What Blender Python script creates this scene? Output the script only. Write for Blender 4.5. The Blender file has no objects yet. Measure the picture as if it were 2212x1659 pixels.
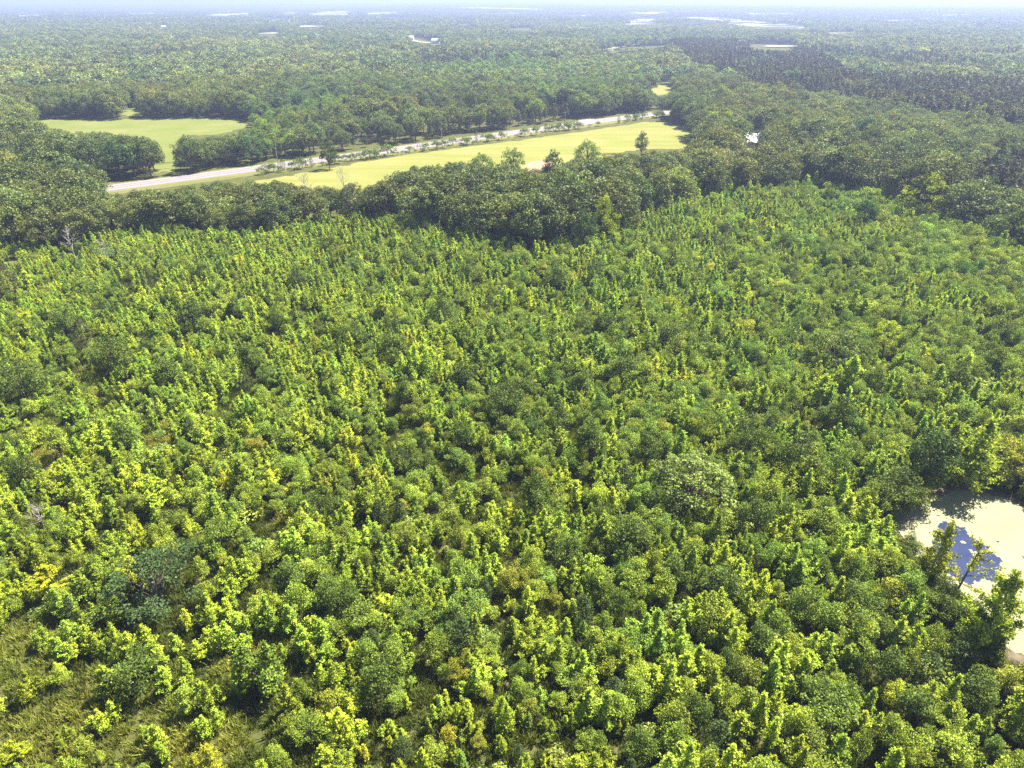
import bpy, math, random
import numpy as np
from mathutils import Vector
random.seed(7)
rng = np.random.default_rng(11)
R_ = math.radians
S = bpy.context.scene
C = S.collection

# ------------------------------------------------------------------ camera, sky, sun, exposure
CAM_H, PITCH, F = 60.0, R_(29.22), 682.0
cam_d = bpy.data.cameras.new('camera')
cam = bpy.data.objects.new('camera', cam_d); C.objects.link(cam)
cam.location = (0, 0, CAM_H)
cam.rotation_euler = (R_(90) - PITCH, 0, 0)
cam_d.sensor_width = 36; cam_d.lens = 36 * F / 1024
cam_d.clip_start = 0.5; cam_d.clip_end = 60000
S.camera = cam

SUN_EL, SUN_AZ = R_(57), R_(52)          # azimuth clockwise from the view direction
world = bpy.data.worlds.new('World'); S.world = world; world.use_nodes = True
wn = world.node_tree
bg = wn.nodes['Background']
sky = wn.nodes.new('ShaderNodeTexSky'); sky.sky_type = 'NISHITA'; sky.sun_disc = False
sky.sun_elevation = SUN_EL; sky.sun_rotation = SUN_AZ
sky.air_density = 1.0; sky.dust_density = 0.8; sky.altitude = 100
wn.links.new(sky.outputs[0], bg.inputs[0]); bg.inputs[1].default_value = 0.05
sd = bpy.data.lights.new('sun', 'SUN'); sd.energy = 5.0; sd.angle = R_(0.53); sd.color = (1.0, 0.95, 0.86)
sun = bpy.data.objects.new('sun', sd); C.objects.link(sun)
sdir = Vector((math.cos(SUN_EL) * math.sin(SUN_AZ), math.cos(SUN_EL) * math.cos(SUN_AZ), math.sin(SUN_EL)))
sun.rotation_euler = sdir.to_track_quat('Z', 'Y').to_euler()
sun.location = (40, 40, 90)
S.view_settings.view_transform = 'Standard'; S.view_settings.look = 'None'
S.view_settings.gamma = 1.0; S.view_settings.use_curve_mapping = False
S.view_settings.exposure = 1.95
cy = S.cycles
cy.max_bounces = 6; cy.diffuse_bounces = 1; cy.glossy_bounces = 2; cy.transmission_bounces = 3
cy.transparent_max_bounces = 4; cy.volume_bounces = 1
cy.use_denoising = False
cy.caustics_reflective = False; cy.caustics_refractive = False

# ------------------------------------------------------------------ photo pixel <-> ground (2212-wide copy of the photo)
K = 2212 / 1024.0
cp, sp = math.cos(PITCH), math.sin(PITCH)
def vnoise(x, y, s, seed=0):
    """smooth value noise in 0..1, numpy arrays"""
    x = np.asarray(x, float) / s + 91.7 * seed; y = np.asarray(y, float) / s - 37.3 * seed
    xi = np.floor(x); yi = np.floor(y); fx = x - xi; fy = y - yi
    def h(a, b):
        v = np.sin(a * 127.1 + b * 311.7 + seed * 13.7) * 43758.5453
        return v - np.floor(v)
    fx = fx * fx * (3 - 2 * fx); fy = fy * fy * (3 - 2 * fy)
    return (h(xi, yi) * (1 - fx) + h(xi + 1, yi) * fx) * (1 - fy) + (h(xi, yi + 1) * (1 - fx) + h(xi + 1, yi + 1) * fx) * fy
def sstep(a, b, v):
    t = np.clip((v - a) / (b - a), 0, 1); return t * t * (3 - 2 * t)
def height(x, y):
    x = np.asarray(x, float); y = np.asarray(y, float)
    r = np.hypot(x, y)
    az = np.arctan2(x, np.maximum(y, 1.0))
    side = 0.35 + 0.65 * sstep(-0.55, 0.1, az)
    rise = sstep(2200, 12500, r) * 46 * side
    und = (vnoise(x, y, 1900, 3) - 0.35) * 16 * sstep(1900, 4500, r) + (vnoise(x, y, 4200, 5) - 0.5) * 22 * sstep(4000, 8000, r)
    return rise + und * 1.15
def proj(x, y, z):
    x = np.asarray(x, float); y = np.asarray(y, float); z = np.asarray(z, float) - CAM_H
    zc = y * cp - z * sp
    yc = y * sp + z * cp
    zc = np.maximum(zc, 0.1)
    return (512 + F * x / zc) * K, (384 - F * yc / zc) * K
def ground(u, v, lift=0.0):
    """the place on the ground seen at pixel (u, v) of the 2212-wide photo"""
    a = (u / K - 512) / F; b = (384 - v / K) / F
    d = Vector((a, cp + b * sp, -sp + b * cp))
    t = 20.0; step = 1.02
    if d.z < -0.03:
        t = CAM_H / -d.z
        return Vector((d.x * t, d.y * t, lift))
    while t < 16000:
        z = CAM_H + d.z * t
        if z <= float(height(d.x * t, d.y * t)): break
        t *= 1.004
    return Vector((d.x * t, d.y * t, float(height(d.x * t, d.y * t)) + lift))
def inpoly(px, py, poly):
    px = np.asarray(px, float); py = np.asarray(py, float)
    ins = np.zeros(px.shape, bool); n = len(poly); j = n - 1
    for i in range(n):
        xi, yi = poly[i]; xj, yj = poly[j]
        c = ((yi > py) != (yj > py)) & (px < (xj - xi) * (py - yi) / ((yj - yi) if yj != yi else 1e-9) + xi)
        ins ^= c; j = i
    return ins

# ------------------------------------------------------------------ materials
def mat(name):
    m = bpy.data.materials.new(name); m.use_nodes = True
    nt = m.node_tree; nt.nodes.clear()
    out = nt.nodes.new('ShaderNodeOutputMaterial')
    return m, nt, out
def N(nt, t, **kw):
    n = nt.nodes.new(t)
    for k, v in kw.items():
        if k.startswith('i_'):
            n.inputs[int(k[2:])].default_value = v
        else: setattr(n, k, v)
    return n
def L(nt, a, b): nt.links.new(a, b)
def mixc(nt, fac, a, b, blend='MIX'):
    n = nt.nodes.new('ShaderNodeMix'); n.data_type = 'RGBA'; n.blend_type = blend
    for sock, val in ((n.inputs[0], fac), (n.inputs[6], a), (n.inputs[7], b)):
        if isinstance(val, bpy.types.NodeSocket): L(nt, val, sock)
        else: sock.default_value = val if not isinstance(val, tuple) or len(val) == 4 else (*val, 1)
    return n.outputs[2]
def ramp(nt, src, lo, hi):
    n = nt.nodes.new('ShaderNodeMapRange'); L(nt, src, n.inputs[0])
    n.inputs[1].default_value = lo; n.inputs[2].default_value = hi
    return n.outputs[0]
def noise(nt, vec, scale, detail=3, rough=0.55):
    n = nt.nodes.new('ShaderNodeTexNoise'); n.inputs['Scale'].default_value = scale
    n.inputs['Detail'].default_value = detail; n.inputs['Roughness'].default_value = rough
    L(nt, vec, n.inputs['Vector']); return n.outputs['Fac']

def leaf_mat(name, dark, light, trans=0.38, gloss=0.05, rough=0.42, tcol=(1.5, 1.35, 0.5)):
    m, nt, out = mat(name)
    lv = N(nt, 'ShaderNodeAttribute', attribute_name='leaf_tone')
    tint = N(nt, 'ShaderNodeAttribute', attribute_name='tint', attribute_type='INSTANCER')
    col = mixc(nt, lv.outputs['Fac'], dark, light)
    col = mixc(nt, 1.0, col, tint.outputs['Color'], 'MULTIPLY')
    d = N(nt, 'ShaderNodeBsdfDiffuse'); L(nt, col, d.inputs[0])
    t = N(nt, 'ShaderNodeBsdfTranslucent')
    L(nt, mixc(nt, 1.0, col, tcol, 'MULTIPLY'), t.inputs[0])
    mx = N(nt, 'ShaderNodeMixShader', i_0=trans); L(nt, d.outputs[0], mx.inputs[1]); L(nt, t.outputs[0], mx.inputs[2])
    g = N(nt, 'ShaderNodeBsdfGlossy'); g.inputs['Roughness'].default_value = rough
    g.inputs[0].default_value = (0.9, 0.95, 0.85, 1)
    m2 = N(nt, 'ShaderNodeMixShader', i_0=gloss); L(nt, mx.outputs[0], m2.inputs[1]); L(nt, g.outputs[0], m2.inputs[2])
    L(nt, m2.outputs[0], out.inputs[0])
    return m
M = {}
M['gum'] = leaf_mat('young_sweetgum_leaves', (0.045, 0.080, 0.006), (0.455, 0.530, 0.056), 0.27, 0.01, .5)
M['oak'] = leaf_mat('young_oak_leaves', (0.035, 0.060, 0.008), (0.345, 0.410, 0.055), 0.24, 0.012, .5)
M['mature'] = leaf_mat('mature_leaves', (0.032, 0.050, 0.012), (0.225, 0.270, 0.060), 0.22, 0.015, .5)
M['needle'] = leaf_mat('pine_needles', (0.035, 0.050, 0.020), (0.130, 0.150, 0.065), 0.2, 0.015, .5, tcol=(1.2, 1.2, 0.7))
M['cedar'] = leaf_mat('cedar_leaves', (0.025, 0.045, 0.014), (0.100, 0.140, 0.040), 0.2, 0.012, .5, tcol=(1.2, 1.2, 0.7))
M['shrub'] = leaf_mat('shrub_leaves', (0.130, 0.190, 0.028), (0.340, 0.370, 0.060), 0.42, 0.025, .5)
M['grass'] = leaf_mat('grass_blades', (0.160, 0.200, 0.030), (0.330, 0.330, 0.080), 0.4, 0.02, .5)
M['dry'] = leaf_mat('dry_leaves', (0.120, 0.085, 0.055), (0.230, 0.165, 0.115), 0.3, 0.02)
def simple(name, c1, c2, scale, rough=0.85, bump=0.0, spec=0.3):
    m, nt, out = mat(name)
    g = N(nt, 'ShaderNodeTexCoord')
    f = noise(nt, g.outputs['Object'], scale, 4)
    p = N(nt, 'ShaderNodeBsdfPrincipled'); p.inputs['Roughness'].default_value = rough
    p.inputs['Specular IOR Level'].default_value = spec
    L(nt, mixc(nt, ramp(nt, f, 0.3, 0.7), c1, c2), p.inputs[0])
    if bump:
        b = N(nt, 'ShaderNodeBump'); b.inputs['Strength'].default_value = bump; L(nt, f, b.inputs['Height']); L(nt, b.outputs[0], p.inputs['Normal'])
    L(nt, p.outputs[0], out.inputs[0]); return m
M['bark'] = simple('bark', (0.085, 0.065, 0.048), (0.16, 0.135, 0.11), 6, 0.95, 0.4)
M['pine_bark'] = simple('pine_bark', (0.10, 0.062, 0.042), (0.19, 0.125, 0.09), 6, 0.95, 0.4)
M['deadwood'] = simple('weathered_deadwood', (0.24, 0.21, 0.19), (0.42, 0.38, 0.35), 5, 0.95, 0.3)
M['pole'] = simple('weathered_pole_wood', (0.26, 0.23, 0.20), (0.40, 0.36, 0.32), 3, 0.9)
M['wire'] = simple('wire_metal', (0.03, 0.03, 0.03), (0.05, 0.05, 0.055), 3, 0.5)
M['ceramic'] = simple('grey_ceramic', (0.35, 0.36, 0.38), (0.45, 0.46, 0.48), 3, 0.3)
M['metal'] = simple('galvanised_metal', (0.45, 0.46, 0.50), (0.62, 0.63, 0.68), 0.6, 0.4, 0, 0.6)
M['siding'] = simple('white_siding', (0.55, 0.55, 0.54), (0.7, 0.7, 0.69), 1.5, 0.7)
M['glass'] = simple('dark_window_glass', (0.02, 0.025, 0.03), (0.04, 0.045, 0.05), 1, 0.08, 0, 0.8)
M['door'] = simple('brown_door', (0.10, 0.06, 0.04), (0.15, 0.09, 0.06), 2, 0.6)
M['brick'] = simple('red_brick', (0.22, 0.10, 0.07), (0.32, 0.16, 0.12), 4, 0.9)

def geo_pos(nt):
    return N(nt, 'ShaderNodeNewGeometry').outputs['Position']
def ground_mat():
    m, nt, out = mat('woodland_ground'); pos = geo_pos(nt)
    big = ramp(nt, noise(nt, pos, 0.03, 4), 0.35, 0.65)
    med = ramp(nt, noise(nt, pos, 0.35, 5), 0.35, 0.65)
    fine = ramp(nt, noise(nt, pos, 2.6, 4, 0.7), 0.3, 0.7)
    a = mixc(nt, med, (0.055, 0.065, 0.018), (0.100, 0.098, 0.032))
    b = mixc(nt, med, (0.070, 0.078, 0.022), (0.130, 0.115, 0.045))
    c = mixc(nt, big, a, b)
    c = mixc(nt, fine, c, mixc(nt, 0.5, c, (0.05, 0.06, 0.02)))
    d = N(nt, 'ShaderNodeBsdfDiffuse'); L(nt, c, d.inputs[0])
    bp = N(nt, 'ShaderNodeBump'); bp.inputs['Strength'].default_value = 0.6; bp.inputs['Distance'].default_value = 0.3
    L(nt, noise(nt, pos, 1.7, 5), bp.inputs['Height']); L(nt, bp.outputs[0], d.inputs['Normal'])
    L(nt, d.outputs[0], out.inputs[0]); return m
M['ground'] = ground_mat()
def field_mat(name, c1, c2, c3, streak=True, ang=0.6):
    m, nt, out = mat(name); pos = geo_pos(nt)
    mp = N(nt, 'ShaderNodeMapping'); L(nt, pos, mp.inputs[0]); mp.inputs['Rotation'].default_value = (0, 0, ang)
    mp.inputs['Scale'].default_value = (0.02, 0.16, 1) if streak else (0.05, 0.05, 1)
    s = ramp(nt, noise(nt, mp.outputs[0], 1.0, 4), 0.35, 0.68)
    big = ramp(nt, noise(nt, pos, 0.035, 4), 0.35, 0.7)
    fine = ramp(nt, noise(nt, pos, 1.2, 5, 0.7), 0.3, 0.7)
    c = mixc(nt, s, c1, c2); c = mixc(nt, mixc(nt, 0.55, big, (0, 0, 0)), c, c3)
    c = mixc(nt, fine, c, mixc(nt, 0.22, c, (0.09, 0.10, 0.02)))
    d = N(nt, 'ShaderNodeBsdfDiffuse'); L(nt, c, d.inputs[0]); L(nt, d.outputs[0], out.inputs[0]); return m
M['field'] = field_mat('mown_field_grass', (0.175, 0.180, 0.042), (0.240, 0.220, 0.082), (0.132, 0.158, 0.028), ang=-0.68)
M['pasture'] = field_mat('rough_pasture_grass', (0.130, 0.152, 0.040), (0.180, 0.175, 0.062), (0.095, 0.135, 0.026), streak=False)
M['farfield'] = field_mat('dry_far_field', (0.26, 0.255, 0.15), (0.31, 0.29, 0.20), (0.20, 0.215, 0.11), streak=False)
M['verge'] = field_mat('verge_grass', (0.135, 0.140, 0.045), (0.185, 0.165, 0.068), (0.105, 0.120, 0.032), ang=-0.68)
def road_mat():
    m, nt, out = mat('sun_bleached_asphalt'); pos = geo_pos(nt)
    f = ramp(nt, noise(nt, pos, 0.25, 5, 0.65), 0.3, 0.7)
    g = ramp(nt, noise(nt, pos, 9, 3), 0.3, 0.7)
    c = mixc(nt, f, (0.165, 0.138, 0.150), (0.196, 0.165, 0.178)); c = mixc(nt, g, c, mixc(nt, 0.2, c, (0.12, 0.11, 0.11)))
    p = N(nt, 'ShaderNodeBsdfPrincipled'); p.inputs['Roughness'].default_value = 0.9; p.inputs['Specular IOR Level'].default_value = 0.2; L(nt, c, p.inputs[0])
    L(nt, p.outputs[0], out.inputs[0]); return m
M['road'] = road_mat()
M['gravel'] = simple('pale_gravel', (0.20, 0.17, 0.15), (0.27, 0.23, 0.20), 1.5, 0.95)
M['soil'] = simple('reddish_bare_soil', (0.24, 0.14, 0.09), (0.34, 0.21, 0.14), 0.35, 0.95)
M['bank'] = simple('muddy_bank_soil', (0.08, 0.065, 0.04), (0.14, 0.11, 0.07), 0.8, 0.95)
M['yellow'] = simple('yellow_line_paint', (0.55, 0.40, 0.06), (0.65, 0.48, 0.10), 2, 0.6)
M['white'] = simple('white_line_paint', (0.62, 0.62, 0.60), (0.78, 0.78, 0.76), 2, 0.6)
def water_mat():
    m, nt, out = mat('dark_pond_water'); pos = geo_pos(nt)
    p = N(nt, 'ShaderNodeBsdfPrincipled'); p.inputs['Roughness'].default_value = 0.12; p.inputs['IOR'].default_value = 1.33
    L(nt, mixc(nt, ramp(nt, noise(nt, pos, 0.5, 3), .3, .7), (0.022, 0.030, 0.072), (0.030, 0.040, 0.092)), p.inputs[0])  # blue of the reflected sky put into the base colour
    bp = N(nt, 'ShaderNodeBump'); bp.inputs['Strength'].default_value = 0.08; L(nt, noise(nt, pos, 3, 3), bp.inputs['Height']); L(nt, bp.outputs[0], p.inputs['Normal'])
    L(nt, p.outputs[0], out.inputs[0]); return m
M['water'] = water_mat()
def weed_mat():
    m, nt, out = mat('duckweed'); pos = geo_pos(nt)
    c = mixc(nt, ramp(nt, noise(nt, pos, 0.18, 4), .3, .7), (0.232, 0.232, 0.120), (0.268, 0.260, 0.152))
    spots = ramp(nt, noise(nt, pos, 1.1, 6, 0.75), 0.56, 0.72)
    c = mixc(nt, spots, c, (0.15, 0.15, 0.07))
    p = N(nt, 'ShaderNodeBsdfPrincipled'); p.inputs['Roughness'].default_value = 0.9; p.inputs['Specular IOR Level'].default_value = 0.1; L(nt, c, p.inputs[0])
    L(nt, p.outputs[0], out.inputs[0]); return m
M['weed'] = weed_mat()

# ------------------------------------------------------------------ object helpers
def mesh_np(name, V, Fq, mats, tone=None, fmat=None, smooth=False):
    me = bpy.data.meshes.new(name); V = np.asarray(V, np.float32)
    if isinstance(Fq, np.ndarray):
        n, k = Fq.shape
        me.vertices.add(len(V)); me.vertices.foreach_set('co', V.ravel())
        me.loops.add(n * k); me.loops.foreach_set('vertex_index', Fq.astype(np.int32).ravel())
        me.polygons.add(n); me.polygons.foreach_set('loop_start', np.arange(n, dtype=np.int32) * k)
        me.polygons.foreach_set('loop_total', np.full(n, k, np.int32))
        if fmat is not None: me.polygons.foreach_set('material_index', np.asarray(fmat, np.int32))
        me.update(calc_edges=True)
    else:
        me.from_pydata([tuple(map(float, v)) for v in V], [], Fq)
    for m in mats: me.materials.append(m)
    if tone is not None:
        a = me.attributes.new('leaf_tone', 'FLOAT', 'FACE'); a.data.foreach_set('value', np.asarray(tone, np.float32))
    if smooth: me.polygons.foreach_set('use_smooth', np.ones(len(me.polygons), bool))
    return me
def obj(name, me, parent=None, **props):
    o = bpy.data.objects.new(name, me); C.objects.link(o)
    if parent is not None: o.parent = parent
    for k, v in props.items(): o[k] = v
    return o
def empty(name, loc, label, cat, group=None, rz=0.0, sc=(1, 1, 1)):
    o = bpy.data.objects.new(name, None); C.objects.link(o); o.location = loc; o.rotation_euler = (0, 0, rz); o.scale = sc
    o.empty_display_size = 0.2
    o['label'] = label; o['category'] = cat
    if group: o['group'] = group
    return o
class MB:
    """collects boxes, tubes and polygons into one mesh"""
    def __init__(s): s.v = []; s.f = []
    def add(s, vs, fs):
        b = len(s.v); s.v += [tuple(v) for v in vs]; s.f += [tuple(i + b for i in f) for f in fs]
    def box(s, x0, x1, y0, y1, z0, z1):
        s.add([(x0, y0, z0), (x1, y0, z0), (x1, y1, z0), (x0, y1, z0), (x0, y0, z1), (x1, y0, z1), (x1, y1, z1), (x0, y1, z1)],
              [(0, 3, 2, 1), (4, 5, 6, 7), (0, 1, 5, 4), (1, 2, 6, 5), (2, 3, 7, 6), (3, 0, 4, 7)])
    def tube(s, pts, rad, n=6):
        pts = [Vector(p) for p in pts]; b = len(s.v)
        for i, p in enumerate(pts):
            d = (pts[min(i + 1, len(pts) - 1)] - pts[max(i - 1, 0)]).normalized()
            a = d.orthogonal().normalized(); c = d.cross(a)
            r = rad[i] if hasattr(rad, '__len__') else rad
            for k in range(n):
                t = 2 * math.pi * k / n; s.v.append(tuple(p + (a * math.cos(t) + c * math.sin(t)) * r))
        for i in range(len(pts) - 1):
            for k in range(n):
                k2 = (k + 1) % n; s.f.append((b + i * n + k, b + i * n + k2, b + (i + 1) * n + k2, b + (i + 1) * n + k))
        s.f.append(tuple(b + k for k in reversed(range(n)))); s.f.append(tuple(b + (len(pts) - 1) * n + k for k in range(n)))
    def mesh(s, name, *m): return mesh_np(name, s.v, s.f, m)

# ------------------------------------------------------------------ ground (one sheet to the horizon)
rad = np.concatenate([[0], np.geomspace(15, 15000, 150)])
NA = 360
th = np.linspace(0, 2 * np.pi, NA, endpoint=False)
V = [(0, 0, 0)]
rr, tt = np.meshgrid(rad[1:], th, indexing='ij')
gx, gy = rr * np.sin(tt), rr * np.cos(tt)
gz = height(gx, gy)
Vg = np.stack([gx, gy, gz], -1).reshape(-1, 3)
faces = []
for i in range(len(rad) - 2):
    for k in range(NA):
        k2 = (k + 1) % NA; faces.append((i * NA + k, (i + 1) * NA + k, (i + 1) * NA + k2, i * NA + k2))
faces = np.array(faces)
gm = mesh_np('ground', Vg, [tuple(f) for f in faces[:, ::-1].tolist()] + [tuple(reversed(range(NA)))], [M['ground']], smooth=True)
obj('ground', gm, kind='structure')

# visible polygons of the photo, 2212-wide pixels
POND = [(1925, 1120), (1950, 1100), (1990, 1085), (2030, 1072), (2070, 1058), (2125, 1062), (2180, 1080), (2230, 1102), (2420, 1160), (2560, 1320), (2420, 1430), (2260, 1424), (2190, 1412), (2140, 1380), (2100, 1330), (2050, 1275), (1990, 1215), (1950, 1165)]
HOLE = [(2012, 1170), (2032, 1140), (2065, 1135), (2110, 1160), (2140, 1190), (2165, 1225), (2172, 1255), (2140, 1262), (2085, 1262), (2040, 1230), (2008, 1195)]
F1 = [(600, 384), (640, 376), (700, 366), (740, 358), (800, 347), (900, 332), (1000, 319), (1100, 306), (1200, 292), (1300, 278), (1390, 264), (1440, 264), (1480, 274), (1500, 286), (1492, 316), (1460, 322), (1400, 322), (1330, 330), (1240, 338), (1200, 352), (1150, 368), (1120, 350), (1060, 348), (1000, 345), (900, 352), (820, 385), (790, 398), (740, 388), (690, 398), (640, 392)]
F2 = [(45, 262), (140, 256), (285, 257), (430, 254), (530, 256), (548, 268), (500, 284), (460, 292), (400, 292), (384, 300), (378, 330), (370, 356), (346, 356), (344, 318), (318, 290), (250, 284), (160, 280)]
F3 = [(1404, 192), (1412, 180), (1438, 178), (1462, 192), (1440, 198), (1422, 206)]
F4 = [(1275, 108), (1340, 102), (1410, 99), (1470, 97), (1460, 101), (1330, 107), (1285, 111)]
F5 = [(1578, 97), (1640, 95), (1728, 98), (1700, 108), (1650, 106), (1600, 99)]
F6 = [(262, 236), (300, 232), (318, 240), (300, 252), (270, 250)]
FAR = [[(428, 36), (470, 30), (550, 27), (552, 33), (480, 38)], [(600, 30), (625, 25), (650, 26), (648, 33), (612, 36)],
       [(655, 34), (690, 25), (765, 25), (762, 34), (700, 37)], [(545, 72), (580, 69), (606, 72), (604, 78), (560, 77)],
       [(985, 48), (1020, 47), (1018, 53), (990, 54)], [(1340, 46), (1380, 40), (1428, 42), (1424, 50), (1350, 54)],
       [(1460, 37), (1530, 38), (1600, 42), (1660, 50), (1745, 56), (1735, 62), (1650, 60), (1560, 49), (1480, 43)],
       [(950, 17), (1050, 16), (1180, 19), (1176, 23), (1040, 21)], [(125, 44), (155, 43), (152, 47), (130, 47)],
       [(875, 82), (900, 80), (958, 94), (950, 98), (905, 90)], [(2105, 56), (2125, 55), (2124, 61), (2108, 61)], [(2160, 57), (2190, 56), (2188, 62), (2164, 62)],
       [(345, 55), (362, 54), (360, 60), (348, 60)], [(560, 44), (600, 42), (640, 44), (620, 48), (575, 48)], [(820, 40), (900, 38), (905, 42), (830, 44)], [(1090, 62), (1150, 60), (1150, 65), (1100, 66)], [(1880, 44), (1990, 41), (2000, 46), (1900, 49)], [(1200, 34), (1290, 32), (1300, 36), (1210, 38)], [(260, 30), (350, 28), (345, 32), (270, 34)], [(770, 30), (860, 27), (870, 31), (790, 34)], [(1600, 30), (1720, 29), (1730, 33), (1610, 34)], [(1350, 27), (1450, 26), (1460, 30), (1360, 31)], [(2010, 33), (2120, 31), (2130, 35), (2020, 37)], [(20, 34), (100, 32), (105, 36), (30, 38)], [(640, 55), (700, 53), (705, 57), (650, 59)], [(1780, 70), (1850, 68), (1855, 72), (1790, 74)], [(1040, 30), (1130, 28), (1140, 32), (1050, 33)]]
ROADC = [(-260, 452), (-60, 437), (100, 423), (220, 409), (353, 391), (547, 365), (660, 349), (792, 332), (924, 313), (1071, 292), (1271, 264), (1404, 247), (1480, 237), (1600, 224), (1800, 208)]
def catmull(P, per):
    out = []
    for i in range(len(P) - 1):
        p0, p1, p2, p3 = P[max(i - 1, 0)], P[i], P[i + 1], P[min(i + 2, len(P) - 1)]
        for k in range(per):
            t = k / per
            out.append(0.5 * ((2 * p1) + (p2 - p0) * t + (2 * p0 - 5 * p1 + 4 * p2 - p3) * t * t + (3 * p1 - p0 - 3 * p2 + p3) * t ** 3))
    out.append(P[-1]); return out
RC = [Vector((p.x, p.y)) for p in (ground(*q) for q in ROADC)]
for _ in range(2):                                   # smooth the centre line
    RC = [RC[0]] + [(RC[i - 1] + RC[i] * 2 + RC[i + 1]) / 4 for i in range(1, len(RC) - 1)] + [RC[-1]]
RL = catmull(RC, 14)
RLn = np.array([(p.x, p.y) for p in RL])
def strip(o0, o1, z, pts=None, z1=None):
    pts = pts or RL; vs, fs = [], []
    for i, p in enumerate(pts):
        d = (pts[min(i + 1, len(pts) - 1)] - pts[max(i - 1, 0)]).normalized(); n = Vector((-d.y, d.x))
        a, b = p + n * o0, p + n * o1
        vs += [(a.x, a.y, z), (b.x, b.y, z if z1 is None else z1)]
        if i: k = 2 * i; fs.append((k - 2, k - 1, k + 1, k))
    return vs, fs
RW = 4.5
for nm, o0, o1, z, mk in (('road_verge', -12.0, 7.0, 0.004, 'verge'), ('road_shoulder', -RW - .7, RW + .7, 0.010, 'gravel'), ('road', -RW, RW, 0.10, 'road')):
    vs, fs = strip(o0, o1, z)
    if nm == 'road':
        a, b = strip(-RW - 0.5, -RW, 0.012, z1=0.10); n0 = len(vs); vs += a; fs += [tuple(i + n0 for i in f) for f in b]
        a, b = strip(RW, RW + 0.5, 0.10, z1=0.012); n0 = len(vs); vs += a; fs += [tuple(i + n0 for i in f) for f in b]
    obj(nm, mesh_np(nm, vs, [tuple(reversed(f)) for f in fs], [M[mk]]), kind='structure')
mk = MB()
for o0, o1 in ((-0.22, -0.10), (0.10, 0.22)): mk.add(*strip(o0, o1, 0.104))
obj('road_centre_marking', mk.mesh('road_centre_marking', M['yellow']), kind='structure')
mk = MB()
for o0, o1 in ((-3.75, -3.6), (3.6, 3.75)): mk.add(*strip(o0, o1, 0.104))
obj('road_edge_marking', mk.mesh('road_edge_marking', M['white']), kind='structure')

from mathutils.geometry import tessellate_polygon
def flat(name, pts, m, z, **p):
    V = [Vector((q[0], q[1], 0)) for q in pts]; t = tessellate_polygon([V])
    me = mesh_np(name, [(v.x, v.y, z) for v in V], [tuple(f) for f in t], [m])
    me.update()
    if me.polygons and me.polygons[0].normal.z < 0: me.flip_normals()
    return obj(name, me, **p)
def rag(poly, amp, sub=6):
    out = []
    for i in range(len(poly)):
        a, b = Vector(poly[i]), Vector(poly[(i + 1) % len(poly)])
        for k in range(sub):
            q = a.lerp(b, k / sub); out.append(q + Vector((random.uniform(-amp, amp), random.uniform(-amp, amp))))
    return out
G2 = lambda u, v: (lambda g: (g.x, g.y))(ground(u, v))
F1G = [(520, 396)] + F1[:19] + [(1560, 330), (1540, 345), (1420, 352), (1300, 366), (1200, 378), (1160, 388), (1040, 392), (900, 422), (800, 460), (700, 450), (600, 425), (520, 410)]
flat('grass_field', rag([G2(*q) for q in F1G], 1.5), M['field'], 0.008, kind='structure')
F2G = F2[:11] + [(386, 330), (382, 372), (338, 372), (330, 330), (300, 302), (240, 296), (140, 292), (40, 275)]
flat('rough_pasture', rag([G2(*q) for q in F2G], 2), M['pasture'], 0.008, kind='structure')
flat('small_meadow', rag([G2(*q) for q in [(1395, 205), (1404, 180), (1438, 176), (1470, 192), (1450, 206)]], 2), M['field'], 0.012, kind='structure')
flat('clearing', rag([G2(*q) for q in F6], 2), M['pasture'], 0.012, kind='structure')
flat('bare_earth', rag([G2(*q) for q in [(1140, 352), (1165, 346), (1196, 352), (1205, 366), (1185, 384), (1150, 386), (1136, 368)]], 0.8), M['soil'], 0.014, kind='structure')
def drape(name, poly, m, lift):
    """a far field laid over the rolling ground"""
    g = [ground(*q) for q in poly]
    xs = [p.x for p in g]; ys = [p.y for p in g]; pl = [(p.x, p.y) for p in g]
    nx, ny = 60, 60
    X, Y = np.meshgrid(np.linspace(min(xs), max(xs), nx + 1), np.linspace(min(ys), max(ys), ny + 1), indexing='ij')
    Z = height(X, Y) + lift
    cx = (X[:-1, :-1] + X[1:, 1:]) / 2; cyy = (Y[:-1, :-1] + Y[1:, 1:]) / 2
    ins = inpoly(cx + (vnoise(cx, cyy, 170, 51) - .5) * 260, cyy + (vnoise(cx, cyy, 170, 52) - .5) * 420, pl) & (vnoise(cx, cyy, 90, 53) < .74)
    idx = np.arange((nx + 1) * (ny + 1)).reshape(nx + 1, ny + 1)
    fs = [(int(idx[i, j]), int(idx[i + 1, j]), int(idx[i + 1, j + 1]), int(idx[i, j + 1])) for i in range(nx) for j in range(ny) if ins[i, j]]
    if fs: obj(name, mesh_np(name, np.stack([X, Y, Z], -1).reshape(-1, 3), fs, [m]), kind='structure')
for pl in [F4, F5] + FAR: drape('far_field', pl, M['farfield'], 1.2)
# spur and driveway
flat('gravel_turnout', [G2(*q) for q in [(1246, 266), (1252, 257), (1262, 255), (1290, 259), (1300, 260)]], M['gravel'], 0.016, kind='structure')
flat('yard_clearing', rag([G2(*q) for q in [(1560, 318), (1585, 296), (1640, 292), (1668, 305), (1650, 322), (1600, 328)]], 1), M['pasture'], 0.012, kind='structure')

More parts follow.
